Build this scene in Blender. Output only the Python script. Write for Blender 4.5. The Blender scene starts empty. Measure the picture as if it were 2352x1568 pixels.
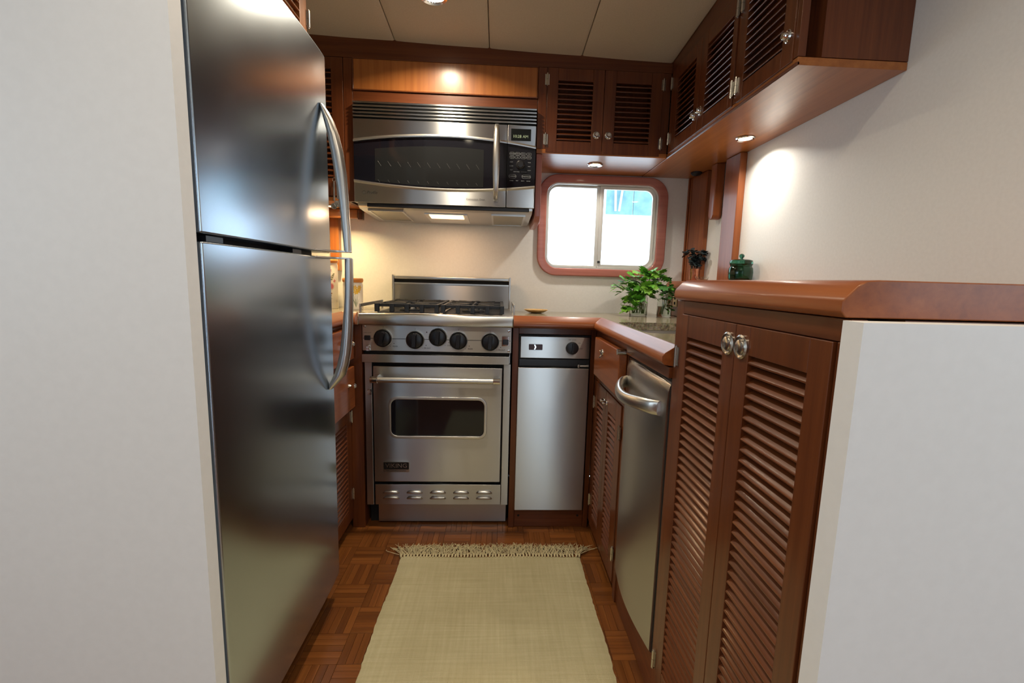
import bpy, bmesh, math, random
from mathutils import Vector, Matrix
random.seed(7)
SC = bpy.context.scene
COL = SC.collection
PI = math.pi

# ------------------------------------------------------------------ camera, world, light, exposure
F_PX, CX_PX, W_PX = 1033.1, 1192.6, 2352.0
PITCH, YAW, ROLL, CAM_H = .1347, .0492, .0274, 1.0654
cd = bpy.data.cameras.new('camera'); cam = bpy.data.objects.new('camera', cd); COL.objects.link(cam)
cd.sensor_fit = 'HORIZONTAL'; cd.sensor_width = 36.0
cd.lens = F_PX / W_PX * 36.0; cd.shift_x = (W_PX / 2 - CX_PX) / W_PX; cd.clip_start = .02
_f = Vector((math.sin(YAW) * math.cos(PITCH), math.cos(YAW) * math.cos(PITCH), -math.sin(PITCH)))
_r = Vector((math.cos(YAW), -math.sin(YAW), 0)); _u = _r.cross(_f)
_r2 = _r * math.cos(ROLL) + _u * math.sin(ROLL); _u2 = _u * math.cos(ROLL) - _r * math.sin(ROLL)
cam.matrix_world = Matrix(((_r2.x, _u2.x, -_f.x, 0), (_r2.y, _u2.y, -_f.y, 0), (_r2.z, _u2.z, -_f.z, CAM_H), (0, 0, 0, 1)))
SC.camera = cam
w = bpy.data.worlds.new('overcast_daylight'); SC.world = w; w.use_nodes = True
bg = w.node_tree.nodes['Background']; bg.inputs[0].default_value = (.69, .86, 1.0, 1); bg.inputs[1].default_value = 3.2
SC.view_settings.view_transform = 'Standard'; SC.view_settings.look = 'None'
SC.view_settings.gamma = 1.0; SC.view_settings.use_curve_mapping = False
SC.view_settings.exposure = 0.22
WARM = (1.0, .84, .62)

def portal(loc, rot, sx, sy):
    l = bpy.data.lights.new('window_portal', 'AREA'); l.shape = 'RECTANGLE'; l.size = sx; l.size_y = sy
    l.cycles.is_portal = True
    o = bpy.data.objects.new('window_portal', l); COL.objects.link(o); o.location = loc; o.rotation_euler = rot
    return o

# ------------------------------------------------------------------ materials
MAT = {}
def mat(name, col=(.5, .5, .5), rough=.5, metal=0.0, **kw):
    m = bpy.data.materials.new(name); m.use_nodes = True
    b = m.node_tree.nodes['Principled BSDF']
    b.inputs['Base Color'].default_value = (*col, 1); b.inputs['Roughness'].default_value = rough
    b.inputs['Metallic'].default_value = metal
    for k, v in kw.items():
        b.inputs[k].default_value = v
    MAT[name] = m
    return m
def nd(m, t): return m.node_tree.nodes.new(t)
def lk(m, a, b): m.node_tree.links.new(a, b)
def bsdf(m): return m.node_tree.nodes['Principled BSDF']
def ramp(m, stops):
    r = nd(m, 'ShaderNodeValToRGB'); e = r.color_ramp.elements
    e[0].position, e[0].color = stops[0][0], (*stops[0][1], 1)
    e[1].position, e[1].color = stops[-1][0], (*stops[-1][1], 1)
    for p, c in stops[1:-1]:
        x = e.new(p); x.color = (*c, 1)
    return r
def coords(m, scale, rnd=True, out='Object'):
    tc = nd(m, 'ShaderNodeTexCoord'); mp = nd(m, 'ShaderNodeMapping'); mp.inputs['Scale'].default_value = scale
    lk(m, tc.outputs[out], mp.inputs['Vector'])
    if rnd:
        oi = nd(m, 'ShaderNodeObjectInfo'); mu = nd(m, 'ShaderNodeMath'); mu.operation = 'MULTIPLY'; mu.inputs[1].default_value = 37.0
        lk(m, oi.outputs['Random'], mu.inputs[0]); cb = nd(m, 'ShaderNodeCombineXYZ')
        for i in range(3): lk(m, mu.outputs[0], cb.inputs[i])
        lk(m, cb.outputs[0], mp.inputs['Location'])
    return mp
def noise(m, vec, scale, detail=4, rough=.55, dist=0.0):
    n = nd(m, 'ShaderNodeTexNoise'); n.inputs['Scale'].default_value = scale; n.inputs['Detail'].default_value = detail
    n.inputs['Roughness'].default_value = rough; n.inputs['Distortion'].default_value = dist
    lk(m, vec.outputs[0], n.inputs['Vector']); return n
def bump(m, src, strength, dist=.001):
    b = nd(m, 'ShaderNodeBump'); b.inputs['Strength'].default_value = strength; b.inputs['Distance'].default_value = dist
    lk(m, src, b.inputs['Height']); lk(m, b.outputs['Normal'], bsdf(m).inputs['Normal']); return b

def wood(name, axis, c0, c1, c2, rough=.36, var=.25, coat=.32, crough=.13):
    m = mat(name, c1, rough); b = bsdf(m)
    s = {'x': (1.5, 42, 42), 'y': (42, 1.5, 42), 'z': (42, 42, 1.5)}[axis]
    mp = coords(m, s); n = noise(m, mp, 1.6, 6, .6, .3)
    r = ramp(m, [(.30, c0), (.5, c1), (.74, c2)]); lk(m, n.outputs['Fac'], r.inputs[0])
    oi = nd(m, 'ShaderNodeObjectInfo'); mr = nd(m, 'ShaderNodeMapRange')
    mr.inputs[3].default_value = 1 - var; mr.inputs[4].default_value = 1 + var
    lk(m, oi.outputs['Random'], mr.inputs[0])
    mx = nd(m, 'ShaderNodeVectorMath'); mx.operation = 'SCALE'
    lk(m, r.outputs[0], mx.inputs[0]); lk(m, mr.outputs[0], mx.inputs['Scale'])
    lk(m, mx.outputs[0], b.inputs['Base Color'])
    b.inputs['Coat Weight'].default_value = coat; b.inputs['Coat Roughness'].default_value = crough; b.inputs['Specular IOR Level'].default_value = .35
    bump(m, n.outputs['Fac'], .06, .0006)
    return m
for ax in 'xyz':
    wood('teak_' + ax, ax, (.095, .024, .0070), (.135, .036, .010), (.175, .050, .014), var=.08)
    wood('honey_' + ax, ax, (.30, .095, .020), (.36, .120, .026), (.42, .150, .036), var=.05, coat=.45, crough=.22)
    wood('warm_' + ax, ax, (.20, .052, .013), (.255, .070, .017), (.31, .092, .023), var=.05, coat=.22)
    wood('rosy_' + ax, ax, (.36, .125, .095), (.42, .15, .115), (.47, .18, .14), var=.05)  # pink cast of bluish daylight put into the wood colour
    wood('parquet_' + ax, ax, (.125, .039, .010), (.18, .059, .0135), (.235, .085, .020), .30, .20, .25)

def steel(name, grain, col, rough, aniso=.0):
    m = mat(name, col, rough, 1.0); b = bsdf(m)
    s = {'x': (2, 500, 500), 'y': (500, 2, 500), 'z': (500, 500, 2), 'h': (3, 3, 600)}[grain]
    mp = coords(m, s, False); n = noise(m, mp, 1.0, 3)
    mp2 = coords(m, (5, 5, 5), False); n2 = noise(m, mp2, 1.0, 2)
    mr = nd(m, 'ShaderNodeMapRange'); mr.inputs[3].default_value = rough - .02; mr.inputs[4].default_value = rough + .03
    lk(m, n2.outputs['Fac'], mr.inputs[0]); lk(m, mr.outputs[0], b.inputs['Roughness'])
    if aniso:
        t = nd(m, 'ShaderNodeTangent'); t.direction_type = 'RADIAL'; t.axis = 'Z'; lk(m, t.outputs[0], b.inputs['Tangent'])
        b.inputs['Anisotropic'].default_value = aniso; b.inputs['Anisotropic Rotation'].default_value = .25
    bump(m, n.outputs['Fac'], .03, .0001)
    return m
steel('steel', 'h', (.57, .58, .585), .31, .95)
steel('steel_plain', 'h', (.52, .51, .49), .32, .6)
steel('fridge_steel', 'h', (.48, .56, .65), .22, .0)
steel('satin', 'z', (.66, .655, .63), .31)
mat('chrome', (.78, .78, .77), .10, 1.0)
mat('brass', (.75, .56, .24), .22, 1.0)
mat('nickel', (.62, .60, .55), .22, 1.0)
mat('aluminium', (.72, .71, .66), .40, .7)
mat('black_plastic', (.012, .012, .015), .32)
mat('black_glass', (.008, .008, .012), .06)
mat('window_film', (.016, .017, .018), .08)
mat('rubber', (.006, .006, .007), .6)
mat('cast_iron', (.010, .012, .016), .45)
mat('dark_gap', (.006, .005, .004), .8)
mat('ink', (.03, .03, .03), .6)
mat('pale_ink', (.42, .44, .46), .6)
mat('reflection_grey', (.10, .10, .10), .5)
mat('badge_black', (.010, .010, .010), .30)
mat('badge_letter', (.55, .55, .52), .25, 1.0)
mat('badge_red', (.05, .012, .012), .3)
mat('ceramic', (.80, .77, .70), .12)
mat('petal_pink', (.55, .08, .22), .3); mat('petal_rose', (.62, .16, .18), .3); mat('petal_yellow', (.80, .50, .04), .3)
mat('print_green', (.12, .18, .08), .4); mat('print_brown', (.40, .16, .06), .4)
mat('lid_wood', (.62, .24, .05), .35)
mat('parsley', (.10, .34, .03), .42, **{'Subsurface Weight': .0}); mat('parsley_light', (.22, .48, .06), .42); mat('parsley_dark', (.04, .15, .025), .45)
mat('stem_green', (.20, .38, .08), .45)
mat('dusky_leaf', (.030, .045, .050), .45); mat('dusky_stem', (.05, .04, .03), .5)
mat('screen', (.004, .006, .006), .08)
mat('rope', (.75, .80, .8), .8)
mat('outlet', (.72, .55, .25), .35)
def emis(name, col, s):
    m = mat(name, col, .4); b = bsdf(m); b.inputs['Emission Color'].default_value = (*col, 1); b.inputs['Emission Strength'].default_value = s; return m
emis('lamp_lens', (1.0, .86, .62), 14.0)
emis('hood_lens', (1.0, .62, .26), 4.0)
emis('clock', (.35, .45, .30), .05)
def glass(name, col, rough=0.0, ior=1.45):
    m = mat(name, col, rough, 0); bsdf(m).inputs['Transmission Weight'].default_value = 1.0; bsdf(m).inputs['IOR'].default_value = ior; return m
glass('jar_glass', (.92, .95, .92)); glass('green_glass', (.04, .20, .12)); glass('water', (.85, .92, .85), 0, 1.33)
def thin_glass(name):
    m = mat(name); nt = m.node_tree; nt.nodes.remove(bsdf(m))
    out = [n for n in nt.nodes if n.type == 'OUTPUT_MATERIAL'][0]
    t = nd(m, 'ShaderNodeBsdfTransparent'); g = nd(m, 'ShaderNodeBsdfGlossy'); g.inputs['Roughness'].default_value = .02
    fr = nd(m, 'ShaderNodeFresnel'); mx = nd(m, 'ShaderNodeMixShader')
    lk(m, fr.outputs[0], mx.inputs[0]); lk(m, t.outputs[0], mx.inputs[1]); lk(m, g.outputs[0], mx.inputs[2]); lk(m, mx.outputs[0], out.inputs[0])
thin_glass('pane_glass')

def textured(name, c0, c1, scale, rough, bstr=.0, bdist=.001, detail=5):
    m = mat(name, c0, rough); mp = coords(m, (1, 1, 1), False); n = noise(m, mp, scale, detail)
    r = ramp(m, [(.35, c0), (.65, c1)]); lk(m, n.outputs['Fac'], r.inputs[0]); lk(m, r.outputs[0], bsdf(m).inputs['Base Color'])
    if bstr: bump(m, n.outputs['Fac'], bstr, bdist)
    return m
textured('wall_white', (.77, .765, .735), (.80, .795, .765), 120, .55, .03)
textured('paint_white', (.86, .86, .85), (.88, .88, .87), 60, .5)
textured('vinyl', (.56, .475, .36), (.61, .52, .40), 260, .6, .18, .0006)
textured('tarp', (.15, .30, .34), (.24, .40, .44), 9, .9)
textured('copper', (.72, .30, .18), (.85, .42, .28), 60, .24, .5, .002); bsdf(MAT['copper']).inputs['Metallic'].default_value = 1.0
textured('dish_wood', (.55, .33, .12), (.72, .50, .22), 40, .35)
# granite
m = mat('granite', (.3, .28, .22), .14)
mp = coords(m, (1, 1, 1), False); v = nd(m, 'ShaderNodeTexVoronoi'); v.inputs['Scale'].default_value = 230; lk(m, mp.outputs[0], v.inputs['Vector'])
n1 = noise(m, mp, 90, 6, .7); r1 = ramp(m, [(.30, (.05, .045, .035)), (.46, (.25, .21, .14)), (.58, (.40, .35, .25)), (.72, (.50, .47, .38))]); lk(m, n1.outputs['Fac'], r1.inputs[0])
mxc = nd(m, 'ShaderNodeMix'); mxc.data_type = 'RGBA'; mxc.blend_type = 'MULTIPLY'; mxc.inputs[0].default_value = .25
lk(m, r1.outputs[0], mxc.inputs[6]); lk(m, v.outputs['Color'], mxc.inputs[7]); lk(m, mxc.outputs[2], bsdf(m).inputs['Base Color'])
# rug weave
m = mat('rug', (.5, .46, .30), .95)
mp = coords(m, (1, 1, 1), False)
wv = nd(m, 'ShaderNodeTexWave'); wv.wave_type = 'BANDS'; wv.bands_direction = 'Y'; wv.inputs['Scale'].default_value = 60; wv.inputs['Distortion'].default_value = .8; wv.inputs['Detail'].default_value = 2
lk(m, mp.outputs[0], wv.inputs['Vector'])
wx = nd(m, 'ShaderNodeTexWave'); wx.wave_type = 'BANDS'; wx.bands_direction = 'X'; wx.inputs['Scale'].default_value = 75; wx.inputs['Distortion'].default_value = .8
lk(m, mp.outputs[0], wx.inputs['Vector'])
mul = nd(m, 'ShaderNodeMath'); mul.operation = 'MULTIPLY'; lk(m, wv.outputs['Fac'], mul.inputs[0]); lk(m, wx.outputs['Fac'], mul.inputs[1])
mpx = coords(m, (3, 90, 1), False); nx = noise(m, mpx, 1.5, 4); mpy = coords(m, (70, 3, 1), False); ny = noise(m, mpy, 1.5, 4)
nl = noise(m, mp, 5, 3)
ad = nd(m, 'ShaderNodeMath'); ad.operation = 'ADD'; lk(m, nx.outputs['Fac'], ad.inputs[0]); lk(m, ny.outputs['Fac'], ad.inputs[1])
ad2 = nd(m, 'ShaderNodeMath'); ad2.operation = 'ADD'; lk(m, ad.outputs[0], ad2.inputs[0]); lk(m, nl.outputs['Fac'], ad2.inputs[1])
dv = nd(m, 'ShaderNodeMath'); dv.operation = 'DIVIDE'; dv.inputs[1].default_value = 3.0; lk(m, ad2.outputs[0], dv.inputs[0])
rr = ramp(m, [(.34, (.40, .352, .20)), (.5, (.47, .418, .25)), (.66, (.54, .488, .31))]); lk(m, dv.outputs[0], rr.inputs[0]); lk(m, rr.outputs[0], bsdf(m).inputs['Base Color'])
bump(m, mul.outputs[0], .6, .0015)
mat('fringe', (.58, .50, .30), .95); 
# mesh filter
m = mat('filter_mesh', (.55, .52, .42), .35, .9)
mp = coords(m, (1, 1, 1), False); ck = nd(m, 'ShaderNodeTexChecker'); ck.inputs['Scale'].default_value = 260; ck.inputs[1].default_value = (.62, .58, .45, 1); ck.inputs[2].default_value = (.16, .14, .10, 1)
lk(m, mp.outputs[0], ck.inputs['Vector']); lk(m, ck.outputs[0], bsdf(m).inputs['Base Color'])

# ------------------------------------------------------------------ mesh helpers
BEVELLED = set()
class B:
    def __init__(s): s.bm = bmesh.new(); s.bev = False
    def quadset(s, P, Fs):
        v = [s.bm.verts.new(p) for p in P]
        for f in Fs:
            try: s.bm.faces.new([v[i] for i in f])
            except ValueError: pass
        return s
    def box(s, x0, x1, y0, y1, z0, z1):
        x0, x1 = min(x0, x1), max(x0, x1); y0, y1 = min(y0, y1), max(y0, y1); z0, z1 = min(z0, z1), max(z0, z1)
        return s.quadset([(x0, y0, z0), (x1, y0, z0), (x1, y1, z0), (x0, y1, z0), (x0, y0, z1), (x1, y0, z1), (x1, y1, z1), (x0, y1, z1)],
                         [(0, 3, 2, 1), (4, 5, 6, 7), (0, 1, 5, 4), (1, 2, 6, 5), (2, 3, 7, 6), (3, 0, 4, 7)])
    def plate(s, outer, holes, axis, a0, a1):
        """polygon (with holes) in the plane across AXIS, thick from a0 to a1"""
        def P(p, a): return {'x': (a, p[0], p[1]), 'y': (p[0], a, p[1]), 'z': (p[0], p[1], a)}[axis]
        t = bmesh.new(); es = []
        for loop in [outer] + list(holes):
            v = [t.verts.new(P(p, a0)) for p in loop]
            es += [t.edges.new((v[i], v[(i + 1) % len(v)])) for i in range(len(v))]
        n = {'x': (1, 0, 0), 'y': (0, 1, 0), 'z': (0, 0, 1)}[axis]
        bmesh.ops.triangle_fill(t, use_beauty=True, use_dissolve=False, edges=es, normal=n)
        g = bmesh.ops.extrude_face_region(t, geom=list(t.faces))
        d = Vector(n) * (a1 - a0)
        bmesh.ops.translate(t, vec=d, verts=[e for e in g['geom'] if isinstance(e, bmesh.types.BMVert)])
        s.join(t); return s
    def join(s, t):
        m = bpy.data.meshes.new('tmp'); t.to_mesh(m); t.free(); s.bm.from_mesh(m); bpy.data.meshes.remove(m)
    def loft(s, rings, caps=True, closed=False):
        V = [[s.bm.verts.new(p) for p in r] for r in rings]; n = len(V[0])
        K = len(V)
        for k in range(K if closed else K - 1):
            a, b = V[k], V[(k + 1) % K]
            for i in range(n): s.bm.faces.new((a[i], a[(i + 1) % n], b[(i + 1) % n], b[i]))
        if caps and not closed:
            s.bm.faces.new(list(reversed(V[0]))); s.bm.faces.new(V[-1])
        return s
    def tube(s, pts, r, seg=8, closed=False, flat=None):
        pts = [Vector(p) for p in pts]; n = len(pts); R = r if isinstance(r, (list, tuple)) else [r] * n
        T = []
        for i in range(n):
            a = pts[(i - 1) % n] if (closed or i) else pts[0]; b = pts[(i + 1) % n] if (closed or i < n - 1) else pts[-1]
            T.append((b - a).normalized())
        ref = Vector((0, 0, 1)) if abs(T[0].z) < .9 else Vector((0, 1, 0))
        u = T[0].cross(ref).normalized(); rings = []
        for i in range(n):
            u = (u - T[i] * u.dot(T[i])).normalized(); v = T[i].cross(u)
            q = flat or 1.0
            rings.append([pts[i] + (u * math.cos(2 * PI * k / seg) + v * math.sin(2 * PI * k / seg) * q) * R[i] for k in range(seg)])
        return s.loft(rings, True, closed)
    def lathe(s, prof, o, axis=(0, 0, 1), seg=24):
        """profile of (radius, height) along AXIS from o; ends that touch the axis close themselves"""
        o = Vector(o); a = Vector(axis).normalized(); ref = Vector((0, 0, 1)) if abs(a.z) < .9 else Vector((1, 0, 0))
        u = a.cross(ref).normalized(); v = a.cross(u)
        rings = [[o + a * h + (u * math.cos(2 * PI * k / seg) + v * math.sin(2 * PI * k / seg)) * max(r, 1e-5) for k in range(seg)] for r, h in prof]
        return s.loft(rings, True)
    def cyl(s, a, b, r, seg=16): return s.tube([a, b], r, seg)
    def bevel(s, off=.002, seg=2, ang=40):
        bmesh.ops.remove_doubles(s.bm, verts=s.bm.verts, dist=1e-6)
        bmesh.ops.recalc_face_normals(s.bm, faces=s.bm.faces)
        es = [e for e in s.bm.edges if len(e.link_faces) == 2 and e.calc_face_angle(0) > math.radians(ang)]
        bmesh.ops.bevel(s.bm, geom=es, offset=off, segments=seg, profile=.5, affect='EDGES', clamp_overlap=True)
        s.bev = True; return s
    def mesh(s, name, org=(0, 0, 0)):
        if len(s.bm.verts): bmesh.ops.recalc_face_normals(s.bm, faces=s.bm.faces)
        bmesh.ops.translate(s.bm, vec=-Vector(org), verts=s.bm.verts)
        m = bpy.data.meshes.new(name); s.bm.to_mesh(m); s.bm.free()
        for p in m.polygons: p.use_smooth = True
        m.set_sharp_from_angle(angle=math.radians(50 if s.bev else 38))
        if s.bev: BEVELLED.add(m.name)
        return m
def link(name, me, mt, parent=None, loc=(0, 0, 0)):
    if mt and me and not me.materials: me.materials.append(MAT[mt])
    o = bpy.data.objects.new(name, me); COL.objects.link(o); o.location = loc
    if parent: o.parent = parent
    if me and me.name in BEVELLED:
        wn = o.modifiers.new('weighted_normal', 'WEIGHTED_NORMAL'); wn.keep_sharp = True; wn.weight = 80
    return o
def rrect(x0, x1, y0, y1, r, n=6):
    P = []
    for cx, cy, a0 in ((x1 - r, y1 - r, 0), (x0 + r, y1 - r, 90), (x0 + r, y0 + r, 180), (x1 - r, y0 + r, 270)):
        for k in range(n + 1):
            a = math.radians(a0 + 90 * k / n); P.append((cx + r * math.cos(a), cy + r * math.sin(a)))
    return P
def rect(x0, x1, y0, y1): return [(x0, y0), (x1, y0), (x1, y1), (x0, y1)]

class T:
    """a top-level thing: an Empty at its base; parts are built in room coordinates and stored relative to it"""
    def __init__(s, name, label, cat, loc, group=None):
        s.o = bpy.data.objects.new(name, None); COL.objects.link(s.o); s.o.location = loc; s.org = Vector(loc)
        s.o.empty_display_size = .05
        s.o['label'] = label; s.o['category'] = cat
        if group: s.o['group'] = group
    def p(s, name, b, mt, parent=None, label=None, bev=0, seg=2):
        if bev: b.bevel(bev, seg)
        o = link(name, b.mesh(name, s.org), mt, parent or s.o)
        if label: o['label'] = label
        return o
    def inst(s, name, me, loc, mt=None, parent=None, rot=None):
        o = link(name, me, mt, parent or s.o, Vector(loc) - s.org)
        if rot: o.rotation_euler = rot
        return o
def single(name, b, mt, label, cat, org, group=None, bev=0):
    if bev: b.bevel(bev)
    o = link(name, b.mesh(name, org), mt, None, org); o['label'] = label; o['category'] = cat
    if group: o['group'] = group
    return o
def struct(name, b, mt, parent=None, bev=0):
    if bev: b.bevel(bev)
    o = link(name, b.mesh(name), mt, parent)
    if not parent: o['kind'] = 'structure'
    return o

class Fr:
    """a cabinet face: u along it, n out of it, z up"""
    def __init__(s, o, U, N): s.o, s.U, s.N = Vector(o), Vector(U), Vector(N)
    def P(s, u, n, z): return s.o + s.U * u + s.N * n + Vector((0, 0, z))
    def box(s, b, u0, u1, n0, n1, z0, z1):
        a, c = s.P(u0, n0, z0), s.P(u1, n1, z1); return b.box(a.x, c.x, a.y, c.y, a.z, c.z)
    def prism(s, b, pts, u0, u1):
        return b.loft([[s.P(u0, n, z) for n, z in pts], [s.P(u1, n, z) for n, z in pts]])

# text meshes are made first, while the scene is empty
TXT = {}
def make_text(key, body, italic=0.0):
    c = bpy.data.curves.new('t', 'FONT'); c.body = body; c.size = 1.0; c.align_x = 'CENTER'; c.align_y = 'CENTER'; c.shear = italic; c.resolution_u = 2
    o = bpy.data.objects.new('t', c); COL.objects.link(o)
    bpy.context.view_layer.update(); dg = bpy.context.evaluated_depsgraph_get()
    me = bpy.data.meshes.new_from_object(o.evaluated_get(dg)); bpy.data.objects.remove(o)
    TXT[key] = ([tuple(v.co) for v in me.vertices], [tuple(p.vertices) for p in me.polygons])
for k in ('VIKING', 'PROFESSIONAL', 'REAR', 'FRONT', 'OVEN', 'OVEN LIGHT', 'OFF  LOCK', 'ON', 'START', '10:28 AM', 'Convection Oven', 'CLEAR/OFF', 'START/PAUSE',
          'POPCORN', 'BEVERAGE', 'REHEAT', 'COOK', 'DEFROST', 'TIME', 'POWER', 'SURFACE', 'LIGHT', 'TIMER', 'CLOCK', 'VENT', 'HELP', 'CONV', 'COMBO', 'FAST', 'DELAY', 'SENSOR', 'TURN TO SELECT   PUSH TO ENTER'):
    make_text(k, k)
make_text('Profile', 'Profile', .35)
def put_text(b, key, fr, u, n, z, h, wscale=1.0, up=(0, 0, 1)):
    V, Fc = TXT[key]; b.quadset([fr.P(u + x * h * wscale, n, z + y * h) for x, y, _ in V], Fc); return b

def slat_mesh(fr_U, fr_N, w, depth=.020, th=.0058, tilt=30):
    """one louvre slat, its centre at the origin, sloping down towards the room, rounded nose"""
    fr = Fr((0, 0, 0), fr_U, fr_N); a = math.radians(tilt); c, s_ = math.cos(a), math.sin(a)
    P = []
    for l, t in ((-depth / 2, -th / 2), (depth / 2 - th * .5, -th / 2), (depth / 2 - th * .12, -th * .3), (depth / 2, 0), (depth / 2 - th * .12, th * .3), (depth / 2 - th * .5, th / 2), (-depth / 2, th / 2)):
        P.append((l * c + t * s_, -l * s_ + t * c))
    b = B(); fr.prism(b, P, -w / 2, w / 2); return b.mesh('slat')
def hinge_barrel(t, fr, u, z, h, parent, n=.004, r=.0042):
    b = B(); p = lambda zz: fr.P(u, n, zz)
    b.cyl(p(z), p(z + h * .49), r, 10); b.cyl(p(z + h * .51), p(z + h), r, 10); b.cyl(p(z - .003), p(z + h + .003), r * .55, 8)
    fr.box(b, u - .009, u + .009, .0, .0016, z + .002, z + h - .002)
    return t.p('hinge', b, 'nickel', parent)
def push_knob(t, fr, u, z, parent, r=.0155, out=.017, mt='chrome'):
    b = B(); o = fr.P(u, 0, z)
    b.lathe([(0, 0), (r, 0), (r, .003), (r * .86, .005), (r * .72, .0035), (r * .62, .0035), (r * .58, out * .8), (r * .45, out), (0, out)], o, fr.N, 20)
    return t.p('knob', b, mt, parent)
def louvre_door(t, fr, u0, u1, z0, z1, so, pitch, face=.004, th=.018, rt=.048, rb=.048, hinge=None, hz=(), knob=None, mw='teak', s0=None):
    """t > door > slat, knob, hinge.  so = stile widths (at u0, at u1)"""
    ul, ur = u0 + so[0], u1 - so[1]; zl, zh = z0 + rb, z1 - rt
    b = B()
    for q in ((u0, ul, z0, z1), (ur, u1, z0, z1)): fr.box(b, q[0], q[1], face - th, face, q[2], q[3])
    for q in ((ul, ur, z0, zl), (ul, ur, zh, z1)): fr.box(b, q[0] + .0004, q[1] - .0004, face - th, face - .0003, q[2], q[3])
    axis = 'z'
    d = t.p('door', b, mw + '_z', None, None, .0012, 2)
    n = max(1, int(round((zh - zl) / pitch))); pz = (zh - zl) / n
    ua = 'x' if abs(fr.U.x) > .5 else 'y'
    me = slat_mesh(fr.U, fr.N, ur - ul - .0008, depth=pz * .80 + .004)
    for k in range(n):
        t.inst('slat', me, fr.P((ul + ur) / 2, face - th * .50, zl + pz * (k + .52)), mw + '_' + ua, d)
    if knob: push_knob(t, Fr(fr.P(0, face, 0), fr.U, fr.N), knob[0], knob[1], d, *(knob[2:]))
    if hinge is not None:
        for z in hz: hinge_barrel(t, Fr(fr.P(0, face, 0), fr.U, fr.N), hinge, z - .007, .046, d)
    return d

def downlight(name, label, loc, r, power, lens='lamp_lens', col=WARM, spread=PI * .8):
    t = T(name, label, 'light', loc)
    t.p('trim_ring', B().lathe([(r * .72, 0), (r * 1.0, 0), (r * 1.05, -.002), (r * .95, -.006), (r * .75, -.004), (r * .72, 0)], loc, (0, 0, 1), 28), 'chrome')
    t.p('lens', B().lathe([(0, -.001), (r * .72, -.001), (r * .5, -.004), (0, -.005)], loc, (0, 0, 1), 24), lens)
    l = bpy.data.lights.new('bulb', 'AREA'); l.shape = 'DISK'; l.size = r * 1.4; l.energy = power; l.color = col; l.spread = spread
    o = bpy.data.objects.new('bulb', l); COL.objects.link(o); o.parent = t.o; o.location = (0, 0, -.009)
    return t

# ------------------------------------------------------------------ the setting
YW = 2.362                      # inner face of the back wall
XL, XR = -1.15, 1.0             # side walls of the galley
def ceil_z(x, y): return 2.139 - .0259 * x - .0638 * y

# floor: a sub-floor with parquet fingers laid in squares
fl = struct('floor', B().box(-2.0, 2.0, -1.4, YW, -.04, -.006), 'dark_gap')
TS = .1105; NF = 5; FW = TS / NF
pm = {}
for ax in 'xy':
    b = B()
    if ax == 'x': b.box(-TS / 2 + .0003, TS / 2 - .0003, -FW / 2 + .0003, FW / 2 - .0003, -.007, 0)
    else: b.box(-FW / 2 + .0003, FW / 2 - .0003, -TS / 2 + .0003, TS / 2 - .0003, -.007, 0)
    b.bevel(.0005, 1); pm[ax] = b.mesh('parquet_finger'); pm[ax].materials.append(MAT['parquet_' + ax])
near, rest = [], []
for i in range(-15, 15):
    for j in range(-34, 12):
        cx = -.425 + TS * (i + .5); cy = 1.134 + TS * (j + .5)
        if not (-1.95 < cx < 1.95 and -1.3 < cy < 2.0): continue
        ax = 'x' if (i + j) % 2 else 'y'
        for k in range(NF):
            o = (k - (NF - 1) / 2) * FW
            p = (cx, cy + o) if ax == 'x' else (cx + o, cy)
            seen = -.55 < p[0] < .47 and .98 < p[1] < 1.87 and not (-.31 < p[0] < .30 and p[1] < 1.56)
            (near if seen else rest).append((ax, p))
near.sort(key=lambda q: q[1][1])
for ax, p in near[:300]: link('plank', pm[ax], None, fl, (p[0], p[1], 0))
for want in 'xy':
    b = B()
    for ax, p in near[300:] + rest:
        if ax != want or not (-.75 < p[0] < .75 and p[1] > -1.2): continue
        h = (TS / 2, FW / 2) if ax == 'x' else (FW / 2, TS / 2)
        b.box(p[0] - h[0] + .0003, p[0] + h[0] - .0003, p[1] - h[1] + .0003, p[1] + h[1] - .0003, -.006, 0)
    o = struct('remaining_parquet', b, 'parquet_' + want, fl); o['kind'] = 'stuff'
struct('saloon_boards', B().box(-2, -.76, -1.4, .77, -.006, 0).box(.76, 2, -1.4, .49, -.006, 0).box(-.76, .76, -1.4, -1.21, -.006, 0), 'parquet_x', fl)

# ceiling: padded vinyl panels, seams running fore and aft
b = B(); b.loft([[(x, y, ceil_z(x, y) + dz) for x, y in ((-2, -1.4), (2, -1.4), (2, YW), (-2, YW))] for dz in (.012, .06)])
ce = struct('ceiling', b, 'dark_gap')
xs = [-2.0] + [-.445 + .3875 * k for k in range(-3, 7)] + [2.0]; xs = sorted(x for x in xs if -2.001 < x < 2.001)
for a, c in zip(xs[:-1], xs[1:]):
    if c - a < .05: continue
    b = B(); ys = [-1.4, -.6, .8, 1.5, 2.0, YW]
    prof = [(0, .010), (.004, .003), (.02, .0007), (.10, 0), (.5, -.0012), (.90, 0), (.98, .0007), (.996, .003), (1, .010)]
    rings = [[(a + .0006 + (c - a - .0012) * q, y, ceil_z(a + (c - a) * q, y) + h) for q, h in prof] + [(c - .001, y, ceil_z(c, y) + .014), (a + .001, y, ceil_z(a, y) + .014)] for y in ys]
    b.loft(rings); struct('panel', b, 'vinyl', ce)

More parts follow.
